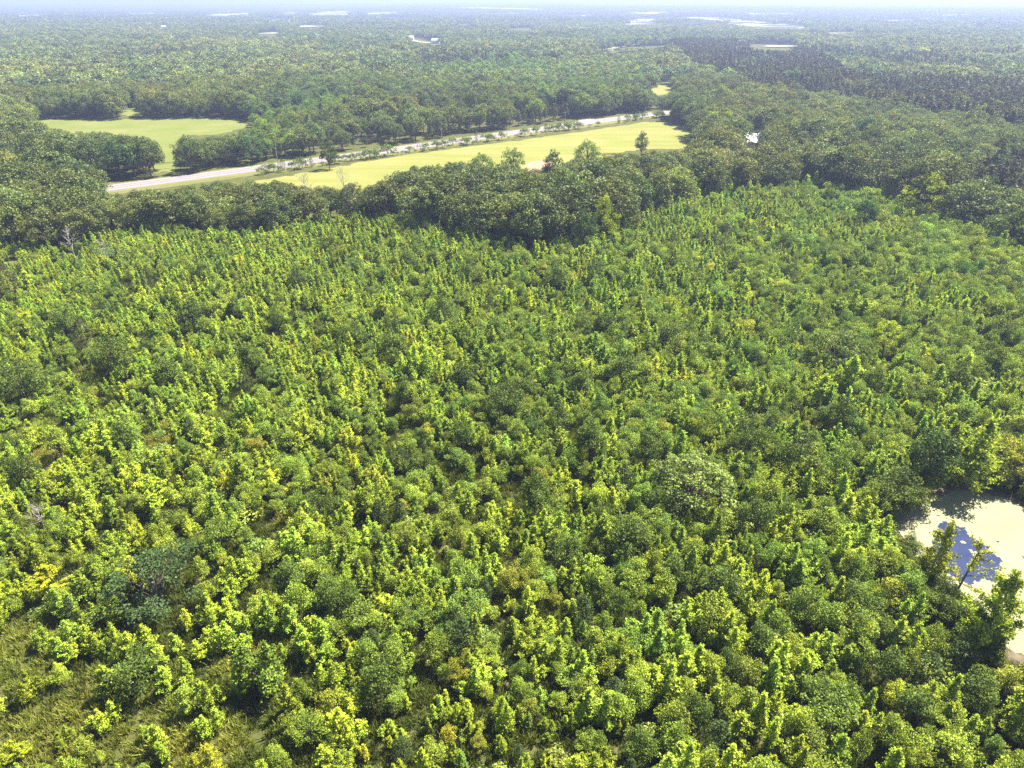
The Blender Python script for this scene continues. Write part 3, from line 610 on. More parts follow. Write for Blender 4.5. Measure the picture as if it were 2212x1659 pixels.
# marks in the landscape: (key, prototype, variant, u, v of the base, height, width factor, tint, name, label, category, short phrase for neighbours' labels)
T1 = (1, 1, 1)
MARKS = [
 ('spreading', 0, 352, 1318, 9.0, 1.2, (.85, .95, .85), 'cedar_tree', 'large dark spreading evergreen alone among bright saplings at lower left', 'tree', 'the large dark spreading evergreen at lower left'),
 ('feather', 0, 122, 1292, 5.2, 1.5, (1.7, 1.45, .5), 'young_sweetgum_tree', 'small bright yellow feathery sapling near the left edge', 'young tree', 'the bright yellow feathery sapling'),
 ('dead', 2, 100, 1150, 4.4, 1.4, (1.2, 1.2, 1.3), 'dead_tree', 'bare silvery dead tree lying pale in the thicket at far left', 'dead tree', 'the silvery dead tree at far left'),
 ('young_sweetgum_tree', 2, 583, 1490, 7.0, 1.0, (.62, .72, .8), 'young_sweetgum_tree', 'dark pointed sapling beside the grassy gap at lower left', 'young tree', 'the dark pointed sapling in the grassy gap'),
 ('cedar_tree', 0, 192, 760, 7.0, 1.2, (1.3, .85, .95), 'cedar_tree', 'dark rounded cedar with a browned top in the left thicket', 'tree', 'the brown-topped cedar in the left thicket'),
 ('cedar_tree', 1, 328, 648, 7.8, .95, (1.25, .9, 1.0), 'cedar_tree', 'tall dark cedar with greyish brown tip below the left woodland edge', 'tree', 'the tall grey-tipped cedar'),
 ('cedar_tree', 2, 28, 645, 8.2, 1.1, (1.35, .85, .95), 'cedar_tree', 'brownish dark cedar at the very left edge of the photo', 'tree', 'the brownish cedar at the left edge'),
 ('dead', 0, 235, 572, 8.0, 1.1, (1, .8, .7), 'dead_tree', 'leaning brown dead pine at the foot of the left woodland', 'dead tree', 'the leaning brown dead pine'),
 ('dead', 1, 165, 562, 8.5, 1.2, (1, .8, .75), 'dead_tree', 'reddish brown withered tree left of the leaning dead pine', 'dead tree', 'the reddish withered tree'),
 ('dead', 2, 342, 915, 5.0, .35, (1, 1, 1), 'dead_tree', 'slim bare white trunk standing by a tan grassy gap', 'dead tree', 'the slim bare white trunk'),
 ('broad', 0, 1906, 762, 7.4, 1.0, (1.15, 1.2, .55), 'young_oak_tree', 'bright lime green domed tree right of the big dark oak', 'tree', 'the bright lime domed tree'),
 ('bigoak', 0, 1795, 800, 9.0, 1.25, (.55, .62, .75), 'oak_tree', 'big dark oak with black shade beneath, right of centre', 'tree', 'the big dark oak right of centre'),
 ('bigoak', 0, 1485, 1100, 9.0, 1.25, (.95, 1.0, 1.6), 'oak_tree', 'large grey-green round oak in the right centre thicket', 'tree', 'the large grey-green oak'),
 ('young_sweetgum_tree', 7, 2078, 1050, 11.5, .95, (.98, 1.02, .75), 'sweetgum_tree', 'tall bright yellow-green tree above the head of the pond', 'tree', 'the tall yellow-green tree above the pond'),
 ('mature_tree', 2, 1992, 1068, 11.0, .8, (.5, .68, .55), 'sweetgum_tree', 'dark narrow tree shading the pond head left of the bright one', 'tree', 'the dark narrow tree at the pond head'),
 ('bigoak', 0, 2143, 1035, 8.0, .95, (1.3, 1.1, .7), 'oak_tree', 'round tree with olive tinged top behind the pond', 'tree', 'the olive-topped tree behind the pond'),
 ('plume', 1, 1996, 1262, 10.0, .72, (1.1, 1.0, .5), 'sweetgum_tree', 'narrow yellow-tinged tree leaning over the duckweed, upper one of three', 'tree', 'the upper yellow-tinged pond tree'),
 ('feather', 1, 2060, 1290, 9.0, 1.15, (1.25, 1.1, .7), 'sweetgum_tree', 'sparse feathery tree in front of the open blue water', 'tree', 'the sparse tree before the open water'),
 ('plume', 0, 2102, 1416, 12.0, .8, (.95, 1.0, .6), 'sweetgum_tree', 'tall plumed green tree at the near shore of the pond', 'tree', 'the tall plumed tree at the near shore'),
 ('mature_tree', 1, 1150, 548, 17.5, 1.0, (1.05, 1.1, 1.2), 'mature_tree', 'biggest oak of the dense central clump above the regrowth', 'tree', 'the biggest oak of the central clump'),
 ('broad', 0, 1302, 535, 16.0, .55, (1.05, 1.05, .6), 'mature_tree', 'bright green tree top standing out of the dark central clump', 'tree', 'the bright green tree of the central clump'),
 ('mature_tree', 3, 1255, 550, 13.0, .75, (.5, .7, .7), 'mature_tree', 'dark blue-green vine-clad tree at the foot of the central clump', 'tree', 'the dark vine-clad tree'),
 ('mature_tree', 4, 712, 366, 13.0, .68, (.72, .8, .85), 'roadside_tree', 'lone dark tree standing beside the road and mown field', 'tree', 'the lone roadside tree'),
 ('bigoak', 0, 1108, 388, 13.0, .75, (.75, .9, .7), 'field_edge_tree', 'sparse open-crowned tree at the near edge of the mown field', 'tree', 'the open-crowned field edge tree'),
 ('bigoak', 0, 1268, 366, 12.5, .95, (.75, .95, .7), 'field_edge_tree', 'dense dark green tree at field edge right of the bare earth', 'tree', 'the dense tree right of the bare earth'),
 ('mature_tree', 4, 1192, 398, 13.5, .75, (.7, .85, .7), 'field_edge_tree', 'upright dark tree hard against the reddish bare earth', 'tree', 'the upright tree by the bare earth'),
 ('mature_tree', 4, 1384, 338, 11.5, .7, (.8, .85, .8), 'field_edge_tree', 'slender light tree poking up at the right of the mown field', 'tree', 'the slender tree at the field edge'),
 ('bigoak', 0, 1040, 402, 13.0, .9, (.7, .8, .8), 'field_edge_tree', 'rounded dark tree overlapping the near edge of the mown field', 'tree', 'the rounded tree overlapping the field'),
 ('mature_tree', 5, 1543, 318, 15.5, 1.15, (.72, .78, .9), 'yard_tree', 'broad dark oak at the field corner left of the house', 'tree', 'the broad oak left of the house'),
 ('mature_tree', 3, 1690, 318, 15.5, .95, (.8, .9, .7), 'yard_tree', 'tall green tree right of the pale-roofed house', 'tree', 'the tall tree right of the house'),
 ('broad', 0, 1988, 480, 16.5, .98, (.9, .9, .6), 'mature_tree', 'large pale yellow-green tree standing against dark pines at right', 'tree', 'the large pale yellow-green tree at right'),
 ('bigoak', 0, 2162, 556, 13.5, 1.0, (.62, .72, 1.1), 'mature_tree', 'large grey-green oak at the right edge below the dark pines', 'tree', 'the grey-green oak at the right edge'),
 ('mature_tree', 5, 2045, 290, 12.5, 1.1, (1.35, 1.4, .8), 'mature_tree', 'rounded light green tree bright against the grey pine stand', 'tree', 'the light round tree in the pine stand'),
 ('mature_tree', 1, 1035, 208, 16, 1.0, (.5, .6, .7), 'mature_tree', 'big dark tree alone in the pale young wood beyond the road', 'tree', 'the big dark tree beyond the road'),
 ('cedar_tree', 0, 1560, 552, 9.0, .85, (1.1, .72, 1.0), 'cedar_tree', 'dark purplish oval cedar below the right woodland edge', 'tree', 'the purplish oval cedar'),
 ('broad', 0, 1632, 552, 5.6, 1.1, (1.3, 1.35, .5), 'young_oak_tree', 'low lime green bush-like tree right of the purplish cedar', 'tree', 'the low lime tree'),
 ('mature_tree', 6, 1858, 508, 11.5, .8, (.45, .75, .7), 'mature_tree', 'dark bluish conical tree under the right woodland edge', 'tree', 'the dark bluish conical tree'),
 ('dead', 0, 1026, 488, 15.0, .75, (1, .75, .65), 'dead_tree', 'brown dead tree among the dark oaks left of the central clump', 'dead tree', 'the brown dead tree in the woodland'),
 ('dead', 2, 668, 470, 14.0, .8, (1, 1, 1), 'dead_tree', 'bare grey tree among the oaks below the lone roadside tree', 'dead tree', 'the bare grey tree in the woodland'),
 ('dead', 1, 748, 455, 14.0, .8, (1, .85, .85), 'dead_tree', 'pinkish bare-branched tree at the lower left corner of the mown field', 'dead tree', 'the pinkish bare tree by the field corner'),
 ('mature_tree', 4, 312, 372, 15.0, .8, (.75, .85, .85), 'mature_tree', 'tall dark tree beside the pasture strip near the road', 'tree', 'the tall tree beside the pasture strip'),
 ('mature_tree', 0, 415, 372, 15.0, 1.0, (.72, .82, .85), 'mature_tree', 'dark round tree at the corner between road and pasture', 'tree', 'the dark tree at the pasture corner'),
]
mk_xy = [(lambda g: (g.x, g.y))(ground(m[2], m[3])) for m in MARKS]
def clear_of_marks(x, y, f=0.34):
    ok = np.ones(x.shape, bool)
    for m, (mx, my) in zip(MARKS, mk_xy):
        ok &= np.hypot(x - mx, y - my) > max(1.0, m[4] * m[5] * f)
    return ok
def shown_clear(x, y, z, h, polys, fr=(0.0, 0.35, 0.7, 0.93)):
    bad = np.zeros(x.shape, bool)
    for t, side in [(t, 0.0) for t in fr] + [(.75, .3), (.75, -.3), (.5, .3), (.5, -.3)]:
        u, v = proj(x + h * side, y, z + h * t)
        for p in polys: bad |= inpoly(u, v, p)
    return ~bad
PTS = {}
def put(kind, x, y, z, h, w, var, tint):
    PTS.setdefault(kind, []).append((x, y, z, h, w, var, tint))
def tints(n, base, amp=0.14, hue=0.16):
    b = rng.normal(1, amp, (n, 1)); w = rng.normal(0, hue, (n, 1))
    return np.clip(np.array(base)[None] * b * np.concatenate([1 + w, 1 + w * .35, 1 - w * .6], 1), 0.15, 4)

# --- the young regrowth
x, y = jgrid(-260, 260, 24, 300, 1.95)
u, v = proj(x, y, 0)
keep = in_view(u, v) & (v > l1(u)) & ~inpoly(x, y, PGs) & clear_of_marks(x, y)
dens = np.ones(x.shape)
for cu, cv, ru, rv, a in CLEAR: dens *= 1 - a * np.clip(1.6 - ((u - cu) / ru) ** 2 - ((v - cv) / rv) ** 2, 0, 1)
dens *= 0.90 - 0.30 * sstep(0.60, 0.8, vnoise(x, y, 14, 2))
dens *= np.where((u < 700) & (v > 1350), 0.62, 1.0)
keep &= rng.uniform(size=x.size) < dens
x, y, u, v = x[keep], y[keep], u[keep], v[keep]
n = x.size
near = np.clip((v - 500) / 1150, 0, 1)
oakp = 0.20 + 0.30 * sstep(.5, .75, vnoise(x, y, 22, 4)) + 0.22 * sstep(1250, 2100, u) + 0.15 * sstep(.55, .8, vnoise(x, y, 9, 5))
r = rng.uniform(size=n)
kind = np.where(r < oakp * 1.15, 1, np.where(r < oakp * 1.15 + 0.07, 2, np.where(r > 0.985, 3, 0)))
big = 0.86 + 0.34 * sstep(900, 2100, u) + 0.22 * sstep(.5, .85, vnoise(x, y, 30, 6)) - 0.14 * sstep(700, 0, u)
h = np.where(kind == 0, rng.uniform(2.8, 6.4, n), np.where(kind == 1, rng.uniform(2.6, 6.0, n), np.where(kind == 2, rng.uniform(1.3, 2.5, n), rng.uniform(3.5, 6, n)))) * big
h *= np.where(rng.uniform(size=n) < 0.06, 1.25, 1.0) * (1.0 - .20 * near)
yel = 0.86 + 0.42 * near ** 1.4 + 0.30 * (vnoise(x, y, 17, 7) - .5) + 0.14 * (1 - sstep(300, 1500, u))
BIG = [(500, 700), (760, 770), (850, 790), (868, 890), (1000, 845), (1130, 880), (960, 705), (1250, 870), (1200, 632), (450, 612), (650, 632), (880, 592), (1500, 540), (1700, 662), (2000, 735), (1920, 650), (1350, 835), (1620, 985), (1230, 1240), (1460, 1285), (1545, 1310), (1350, 1200), (1632, 1165), (1800, 945), (1690, 1030), (2160, 975), (1400, 1015), (2150, 775), (1640, 1420), (1900, 1480), (2100, 1530), (1750, 1530), (1560, 1470), (640, 1300), (745, 1350), (820, 1520), (300, 1500), (1500, 1590), (1330, 1345), (1160, 1120), (1000, 975), (380, 845), (280, 985), (700, 1130), (420, 715), (250, 815), (540, 815), (1270, 1010), (1090, 905), (600, 720), (1420, 1130), (1300, 740), (1450, 760), (2060, 860), (1960, 1570), (1380, 1640), (1840, 1340), (70, 870), (60, 1060), (140, 740), (720, 560), (1010, 620), (1600, 600), (1780, 590), (1880, 860)]
for bu, bv in BIG:
    g = ground(bu + random.uniform(-8, 8), bv + random.uniform(-6, 6)); d_ = np.hypot(x - g.x, y - g.y); kind[d_ < 2.0] = -1
    q = random.uniform(.75, 1.0); put('young_oak_tree', g.x, g.y, 0, random.uniform(6.0, 8.6) * (1 - .24 * sstep(1000, 1500, bv)), random.uniform(.75, 1.05), random.randrange(6), (.60 * q, .70 * q, .74 * q))
PV = [(1950, 1122), (2030, 1080), (2125, 1065), (2300, 1120), (2300, 1420), (2178, 1402), (2172, 1330), (2060, 1262), (1985, 1200)]
kind[~shown_clear(x, y, 0, h, [PV]) & (u > 1700)] = -1
for kd, nm, nv in ((0, 'young_sweetgum_tree', 8), (1, 'young_oak_tree', 8), (2, 'leafy_shrub', 5), (3, 'cedar_tree', 3)):
    for i in np.nonzero(kind == kd)[0]:
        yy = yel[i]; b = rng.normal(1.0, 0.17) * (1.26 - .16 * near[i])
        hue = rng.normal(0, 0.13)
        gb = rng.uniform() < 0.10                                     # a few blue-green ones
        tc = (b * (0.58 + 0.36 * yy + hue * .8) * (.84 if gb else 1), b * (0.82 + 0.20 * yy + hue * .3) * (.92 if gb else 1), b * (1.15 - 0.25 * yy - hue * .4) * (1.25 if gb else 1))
        if rng.uniform() < 0.02: tc = (tc[0] * 1.35, tc[1] * 1.1, tc[2])
        if kd == 3: tc = (.95, .95, .8)
        wd = {0: rng.uniform(.8, 1.15), 1: rng.uniform(.7, 1.05), 2: rng.uniform(1.0, 1.5), 3: 1.1}[kd]
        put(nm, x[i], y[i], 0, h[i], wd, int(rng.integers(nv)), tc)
# dense dark brush along the left shore of the pond
for k in range(70):
    t = random.random(); a, b = Vector((1960, 1190)), Vector((2140, 1425)); q = a.lerp(b, t)
    if random.random() < .25: q = Vector((1915, 1105)).lerp(Vector((2000, 1075)), random.random())
    g = ground(q.x + random.uniform(-38, 6), q.y + random.uniform(-8, 18))
    if inpoly([g.x], [g.y], PG)[0]: continue
    hh = random.uniform(3.6, 6.2)
    if not shown_clear(np.array([g.x]), np.array([g.y]), 0, np.array([hh]), [PV], (.5, .9))[0]: hh *= .5
    put('young_oak_tree', g.x, g.y, 0, hh, random.uniform(.8, 1.1), random.randrange(6), (.62, .68, .75))
for k in range(40):                                                  # pond head brush
    q = Vector((2100, 1052)).lerp(Vector((2420, 1110)), random.random()); g = ground(q.x, q.y - random.uniform(4, 30))
    put('young_oak_tree', g.x, g.y, 0, random.uniform(2.5, 5.0), random.uniform(.9, 1.2), random.randrange(6), (.8, .8, .8))

for k in range(16):
    g = ground(random.uniform(1395, 1478), random.uniform(222, 236)); put('young_oak_tree', g.x, g.y, 0, random.uniform(5, 6.5), 1.2, random.randrange(6), (.8, .85, .9))
# --- woods: mature trees, pines, pale young stands
def wood(x0, x1, y0, y1, s, rmin, rmax, far=False):
    x, y = jgrid(x0, x1, y0, y1, s)
    r = np.hypot(x, y); z = height(x, y); u, v = proj(x, y, z)
    k = in_view(u, v) & (v < l1(u) + 2) & (r >= rmin) & (r < rmax)
    x, y, z, r, u, v = x[k], y[k], z[k], r[k], u[k], v[k]
    rd = road_dist(x, y); pole_side = 7
    k = (rd > RW + 6.5) & clear_of_marks(x, y, .3); x, y, z, r, u, v = x[k], y[k], z[k], r[k], u[k], v[k]
    pine = np.zeros(x.shape, bool); pale = np.zeros(x.shape, bool)
    for p in PINES: pine |= inpoly(u, v, p)
    for p in PALE: pale |= inpoly(u, v, p)
    pine &= rng.uniform(size=x.size) < 0.9; strip_ = inpoly(u, v, PINES[1])
    pine &= ~(strip_ & (rng.uniform(size=x.size) < .30))
    pine |= (vnoise(x, y, 160, 15) > .8) & (r > 450) & (rng.uniform(size=x.size) < .8)
    yard = inpoly(x, y, [G2(*q) for q in [(1570, 318), (1590, 296), (1640, 292), (1668, 305), (1650, 326), (1600, 330)]])
    h = rng.uniform(10.5, 16.0, x.size) * np.where(r < 330, 1.12, 1.0); h = np.where(pine, rng.uniform(11, 15, x.size), h); h = np.where(strip_ & pine, rng.uniform(6.5, 10, x.size), h)
    h = np.where(pale, rng.uniform(6.5, 10.5, x.size), h)
    h *= 0.66 + 0.26 * vnoise(x, y, 45, 16) + .36 * vnoise(x, y, 13, 60)
    FR = (0, .3, .6, .93) if far else tuple(k_ / 10 for k_ in range(11))
    ok = shown_clear(x, y, z, h, VIS + [ROADV], FR)
    if not far:
        for q_ in (.75, .55, .38):
            h2 = h * q_; ok2 = ~ok & shown_clear(x, y, z, h2, VIS + [ROADV], FR); h = np.where(ok2, h2, h); ok |= ok2
    ok &= ~yard & ~inpoly(u, v, VERGE)
    x, y, z, h, pine, pale, u, v, r = (a[ok] for a in (x, y, z, h, pine, pale, u, v, r))
    pn1, pn2, pn3 = vnoise(x, y, 70, 17), vnoise(x, y, 26, 18), vnoise(x, y, 190, 19)
    for i in range(x.size):
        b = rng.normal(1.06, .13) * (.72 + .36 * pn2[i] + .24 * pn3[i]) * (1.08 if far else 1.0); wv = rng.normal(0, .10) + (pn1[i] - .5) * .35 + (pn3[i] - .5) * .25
        if r[i] < 330: b *= .80 * rng.choice([.72, .9, 1.0, 1.15, 1.3])
        if pine[i]:
            c = (b * 1.0 * (1 + wv * .5), b * .88, b * .9); put('pine_tree' if not far else 'far_pine', x[i], y[i], z[i], h[i], rng.uniform(1.0, 1.5), int(rng.integers(3)), c)
        else:
            if pale[i]: c = (b * (1.15 + wv), b * 1.25, b * .9)
            else: c = (b * (1.0 + wv), b * (1.0 + wv * .3), b * ((1.35 if far else 1.02) - wv * .5))  # far trees bluer: distance haze put into their tint
            t = rng.uniform()
            if t < .008: c = (c[0] * 1.35, c[1] * .95, c[2] * 1.2)
            elif t < .07: c = (c[0] * 1.35, c[1] * 1.35, c[2] * .7)
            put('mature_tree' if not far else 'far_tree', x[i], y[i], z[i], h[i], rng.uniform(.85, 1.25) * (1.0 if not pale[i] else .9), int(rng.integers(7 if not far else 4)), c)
wood(-620, 700, 120, 640, 6.1, 100, 600)
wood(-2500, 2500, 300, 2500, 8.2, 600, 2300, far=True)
# even-aged pine plantation right of the field
x, y = jgrid(-200, 1600, 260, 1500, 5.6, .3); z = height(x, y); u, v = proj(x, y, z)
k = (inpoly(u, v, PINES[0]) | inpoly(u, v, PINES[2])) & in_view(u, v) & (rng.uniform(size=x.size) < .8) & (vnoise(x, y, 60, 71) > .22)
x, y, z = x[k], y[k], z[k]; h = rng.uniform(12, 16, x.size)
k = shown_clear(x, y, z, h, VIS + [ROADV], (0, .5, .95)) & clear_of_marks(x, y, .45); x, y, z, h = x[k], y[k], z[k], h[k]
for i in range(x.size):
    b = rng.normal(1.0, .16) * (.8 + .4 * float(vnoise(x[i], y[i], 40, 72))); put('far_pine' if math.hypot(x[i], y[i]) > 420 else 'pine_tree', x[i], y[i], z[i], h[i], rng.uniform(1.0, 1.3), int(rng.integers(3)), (b * 1.2, b * 1.0, b * .7))
# canopy patches to the horizon
x, y = jgrid(-11500, 11500, 1500, 13500, 44, .35); r = np.hypot(x, y); z = height(x, y); u, v = proj(x, y, z)
k = in_view(u, v, 200) & (r > 2300) & (r < 13000); x, y, z = x[k], y[k], z[k]
k = shown_clear(x, y, z, np.full(x.shape, 9.0), VIS, (0, .5, 1)); x, y, z = x[k], y[k], z[k]
k = vnoise(x, y, 420, 25) + .25 * vnoise(x, y, 150, 26) > .30
x, y, z = x[k], y[k], z[k]
tn = vnoise(x, y, 260, 27)
for i in range(x.size):
    b = rng.normal(1.0, .15) + .4 * (tn[i] - .5); put('patch', x[i], y[i], z[i], 1.0, 1.25, int(rng.integers(3)), (b, b, b))
# shrubs in the hedgerow on the near side of the road
acc = 0.0; last = None
for i, p in enumerate(RL[:-1]):
    d = RL[i + 1] - p; n_ = Vector((-d.y, d.x)).normalized(); uu, vv = proj(p.x, p.y, 0)
    if not (540 < uu < 1400): continue
    m = int(d.length / 1.5)
    for k in range(m):
        q = p + d * (k / max(1, m)) - n_ * (11.3 + random.uniform(-2.2, 1.8))
        gap = vnoise(q.x, q.y, 11, 33)
        if gap < .2 and random.random() < .8: continue
        cedar = random.random() < .05
        put('cedar_tree' if cedar else 'leafy_shrub', q.x, q.y, 0, random.uniform(3.5, 5) if cedar else 1.0 + 4.2 * random.random() ** 1.8, random.uniform(.7, 1.2), random.randrange(3), (.5, .62, .8) if not cedar else (1.2, 1.2, 1))
# low brush along the far edge of road and field margins
for i in range(260):
    a = F1G[-12:]; s_ = random.randrange(len(a) - 1); q = Vector(a[s_]).lerp(Vector(a[s_ + 1]), random.random()); g = ground(q.x, q.y + random.uniform(-6, 8))
    if shown_clear(np.array([g.x]), np.array([g.y]), 0, np.array([2.5]), [F1[:]], (.9,))[0]: put('leafy_shrub', g.x, g.y, 0, random.uniform(1.5, 4), random.uniform(.9, 1.2), random.randrange(5), (.6, .65, .8))
# grass in the gaps of the near regrowth
x, y = jgrid(-125, 125, 22, 170, 0.8); u, v = proj(x, y, 0)
k = in_view(u, v, 60, 60) & ~inpoly(x, y, PGs) & (v > l1(u)) & (vnoise(x, y, 3.0, 44) > .12); x, y, u, v = x[k], y[k], u[k], v[k]
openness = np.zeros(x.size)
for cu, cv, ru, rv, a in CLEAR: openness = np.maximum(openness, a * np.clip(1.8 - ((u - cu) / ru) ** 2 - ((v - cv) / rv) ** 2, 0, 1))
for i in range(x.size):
    op = openness[i]; b = rng.normal(.50 + .80 * op, .13); dry = (0.1 + 0.9 * op) * vnoise(x[i], y[i], 8, 45)  # shade of the dense gaps put into the tint; clearings brighter and drier
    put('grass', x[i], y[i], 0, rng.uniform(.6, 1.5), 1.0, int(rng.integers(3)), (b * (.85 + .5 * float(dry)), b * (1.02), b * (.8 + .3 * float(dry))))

# ------------------------------------------------------------------ countable trees as objects, the rest as woodland
def gn_scatter(name, kind_key, pts, label):
    col = bpy.data.collections.new(name + '_kinds')
    for i, (cm, tm, jm) in enumerate(PROTO[kind_key]):
        o = bpy.data.objects.new('%s_%02d' % (kind_key, i), jm); col.objects.link(o)
    n = len(pts); me = bpy.data.meshes.new(name); me.vertices.add(n)
    me.vertices.foreach_set('co', np.array([(p[0], p[1], p[2]) for p in pts], np.float32).ravel())
    a = me.attributes.new('size', 'FLOAT_VECTOR', 'POINT'); a.data.foreach_set('vector', np.array([(p[3] * p[4], p[3] * p[4], p[3]) for p in pts], np.float32).ravel())
    a = me.attributes.new('turn', 'FLOAT_VECTOR', 'POINT'); tv = np.zeros((n, 3), np.float32); tv[:, 2] = rng.uniform(0, 6.283, n); tv[:, 0] = rng.normal(0, .04, n); tv[:, 1] = rng.normal(0, .04, n)
    a.data.foreach_set('vector', tv.ravel())
    a = me.attributes.new('pick', 'INT', 'POINT'); a.data.foreach_set('value', np.array([p[5] for p in pts], np.int32))
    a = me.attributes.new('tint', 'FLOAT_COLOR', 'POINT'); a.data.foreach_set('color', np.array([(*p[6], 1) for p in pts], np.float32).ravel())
    o = obj(name, me, kind='stuff'); o['label'] = label
    ng = bpy.data.node_groups.new(name, 'GeometryNodeTree')
    ng.interface.new_socket('Geometry', in_out='INPUT', socket_type='NodeSocketGeometry'); ng.interface.new_socket('Geometry', in_out='OUTPUT', socket_type='NodeSocketGeometry')
    nn = ng.nodes; gi = nn.new('NodeGroupInput'); go = nn.new('NodeGroupOutput')
    ci = nn.new('GeometryNodeCollectionInfo'); ci.inputs['Collection'].default_value = col; ci.inputs['Separate Children'].default_value = True; ci.inputs['Reset Children'].default_value = True
    ip = nn.new('GeometryNodeInstanceOnPoints'); ip.inputs['Pick Instance'].default_value = True
    def na(t, nm):
        q = nn.new('GeometryNodeInputNamedAttribute'); q.data_type = t; q.inputs[0].default_value = nm; return q.outputs['Attribute']
    e2r = nn.new('FunctionNodeEulerToRotation')
    lk = ng.links.new
    lk(gi.outputs[0], ip.inputs['Points']); lk(ci.outputs[0], ip.inputs['Instance']); lk(na('INT', 'pick'), ip.inputs['Instance Index'])
    lk(na('FLOAT_VECTOR', 'turn'), e2r.inputs[0]); lk(e2r.outputs[0], ip.inputs['Rotation']); lk(na('FLOAT_VECTOR', 'size'), ip.inputs['Scale'])
    lk(ip.outputs[0], go.inputs[0])
    md = o.modifiers.new('scatter', 'NODES'); md.node_group = ng
    return o
def place_tree(name, key, var, x, y, z, h, w, tint, label, cat, group=None, lean=(0, 0)):
    cm, tm, jm = PROTO[key][var % len(PROTO[key])]
    root = empty(name, (x, y, z), label, cat, group, random.uniform(0, 6.283), (h * w, h * w, h))
    root.rotation_euler[0] = lean[0]; root.rotation_euler[1] = lean[1]
    c = obj('crown', cm, root); c['tint'] = [float(t) for t in tint]
    t = obj('trunk', tm, root)
    return root
for m, (mx, my) in zip(MARKS, mk_xy):
    key, var, u0, v0, h0, w0, tc, nm, lab, cat, short = m
    place_tree(nm, key, var, mx, my, float(height(mx, my)), h0, w0, tc, lab, cat, lean=(0, 0.35) if 'leaning brown' in lab else (0.03, 0.02))
ORD = ['nearest', 'second', 'third', 'fourth', 'fifth', 'sixth', 'seventh', 'eighth', 'ninth', 'tenth', 'eleventh', 'twelfth', 'thirteenth', 'fourteenth', 'fifteenth', 'sixteenth', 'seventeenth', 'eighteenth', 'nineteenth', 'twentieth']
USED = set()
def ordinal(k):
    if k < 20: return ORD[k]
    k += 1; t, o = divmod(k, 10); T = {2: 'twent', 3: 'thirt', 4: 'fort', 5: 'fift', 6: 'sixt', 7: 'sevent', 8: 'eight', 9: 'ninet'}[min(t, 9)]
    return T + 'ieth' if o == 0 else T + 'y-' + ['', 'first', 'second', 'third', 'fourth', 'fifth', 'sixth', 'seventh', 'eighth', 'ninth'][o]
def adj(nm, tc, h, w):
    g = tc[0] / max(tc[1], .01); l = (tc[0] + tc[1]) / 2
    if nm in ('young_sweetgum_tree', 'young_oak_tree'):
        return 'yellow-green' if g > 1.02 else ('dark' if l < .72 else ('bright green' if l > 1.05 else 'green'))
    if nm == 'leafy_shrub': return 'yellowish' if g > 1.0 else 'green'
    if nm == 'mature_tree': return 'brownish' if g > 1.3 else ('pale green' if l > 1.12 else ('dark green' if l < .9 else 'green'))
    return 'dark'
NOUN = {'young_sweetgum_tree': ('narrow sapling', 'young tree', 'slender young trees in the regrowth'), 'young_oak_tree': ('round young tree', 'young tree', 'rounded young trees in the regrowth'),
        'leafy_shrub': ('shrub', 'shrub', 'low leafy shrubs'), 'mature_tree': ('woodland tree', 'tree', 'full grown trees of the woods'), 'pine_tree': ('pine', 'pine tree', 'pine trees beyond the road'),
        'cedar_tree': ('cedar', 'cedar tree', 'small dark cedars')}
mu = np.array([(m[2], m[3]) for m in MARKS], float)
CAPS = {'young_sweetgum_tree': 300, 'young_oak_tree': 292, 'leafy_shrub': 230, 'mature_tree': 290, 'pine_tree': 240, 'cedar_tree': 110}
STUFF = {'young_sweetgum_tree': ('regrowth_of_sweetgum', 'young sweetgum regrowth too dense to count'), 'young_oak_tree': ('regrowth_of_oak', 'bushy young oak regrowth mixed among the sweetgums'), 'leafy_shrub': ('undergrowth', 'low leafy undergrowth between the saplings'),
         'mature_tree': ('broadleaf_forest', 'broadleaf forest around the road and fields'), 'pine_tree': ('pine_forest', 'grey-green pine stands beyond the road'), 'cedar_tree': ('cedar_undergrowth', 'scattered small cedars in the regrowth'),
         'far_tree': ('distant_forest', 'distant broadleaf forest fading into haze'), 'far_pine': ('distant_pine_forest', 'distant pine plantation'), 'patch': ('horizon_forest', 'hazy forest canopy out to the horizon'), 'grass': ('grass', 'tall yellow-green grass between the saplings')}
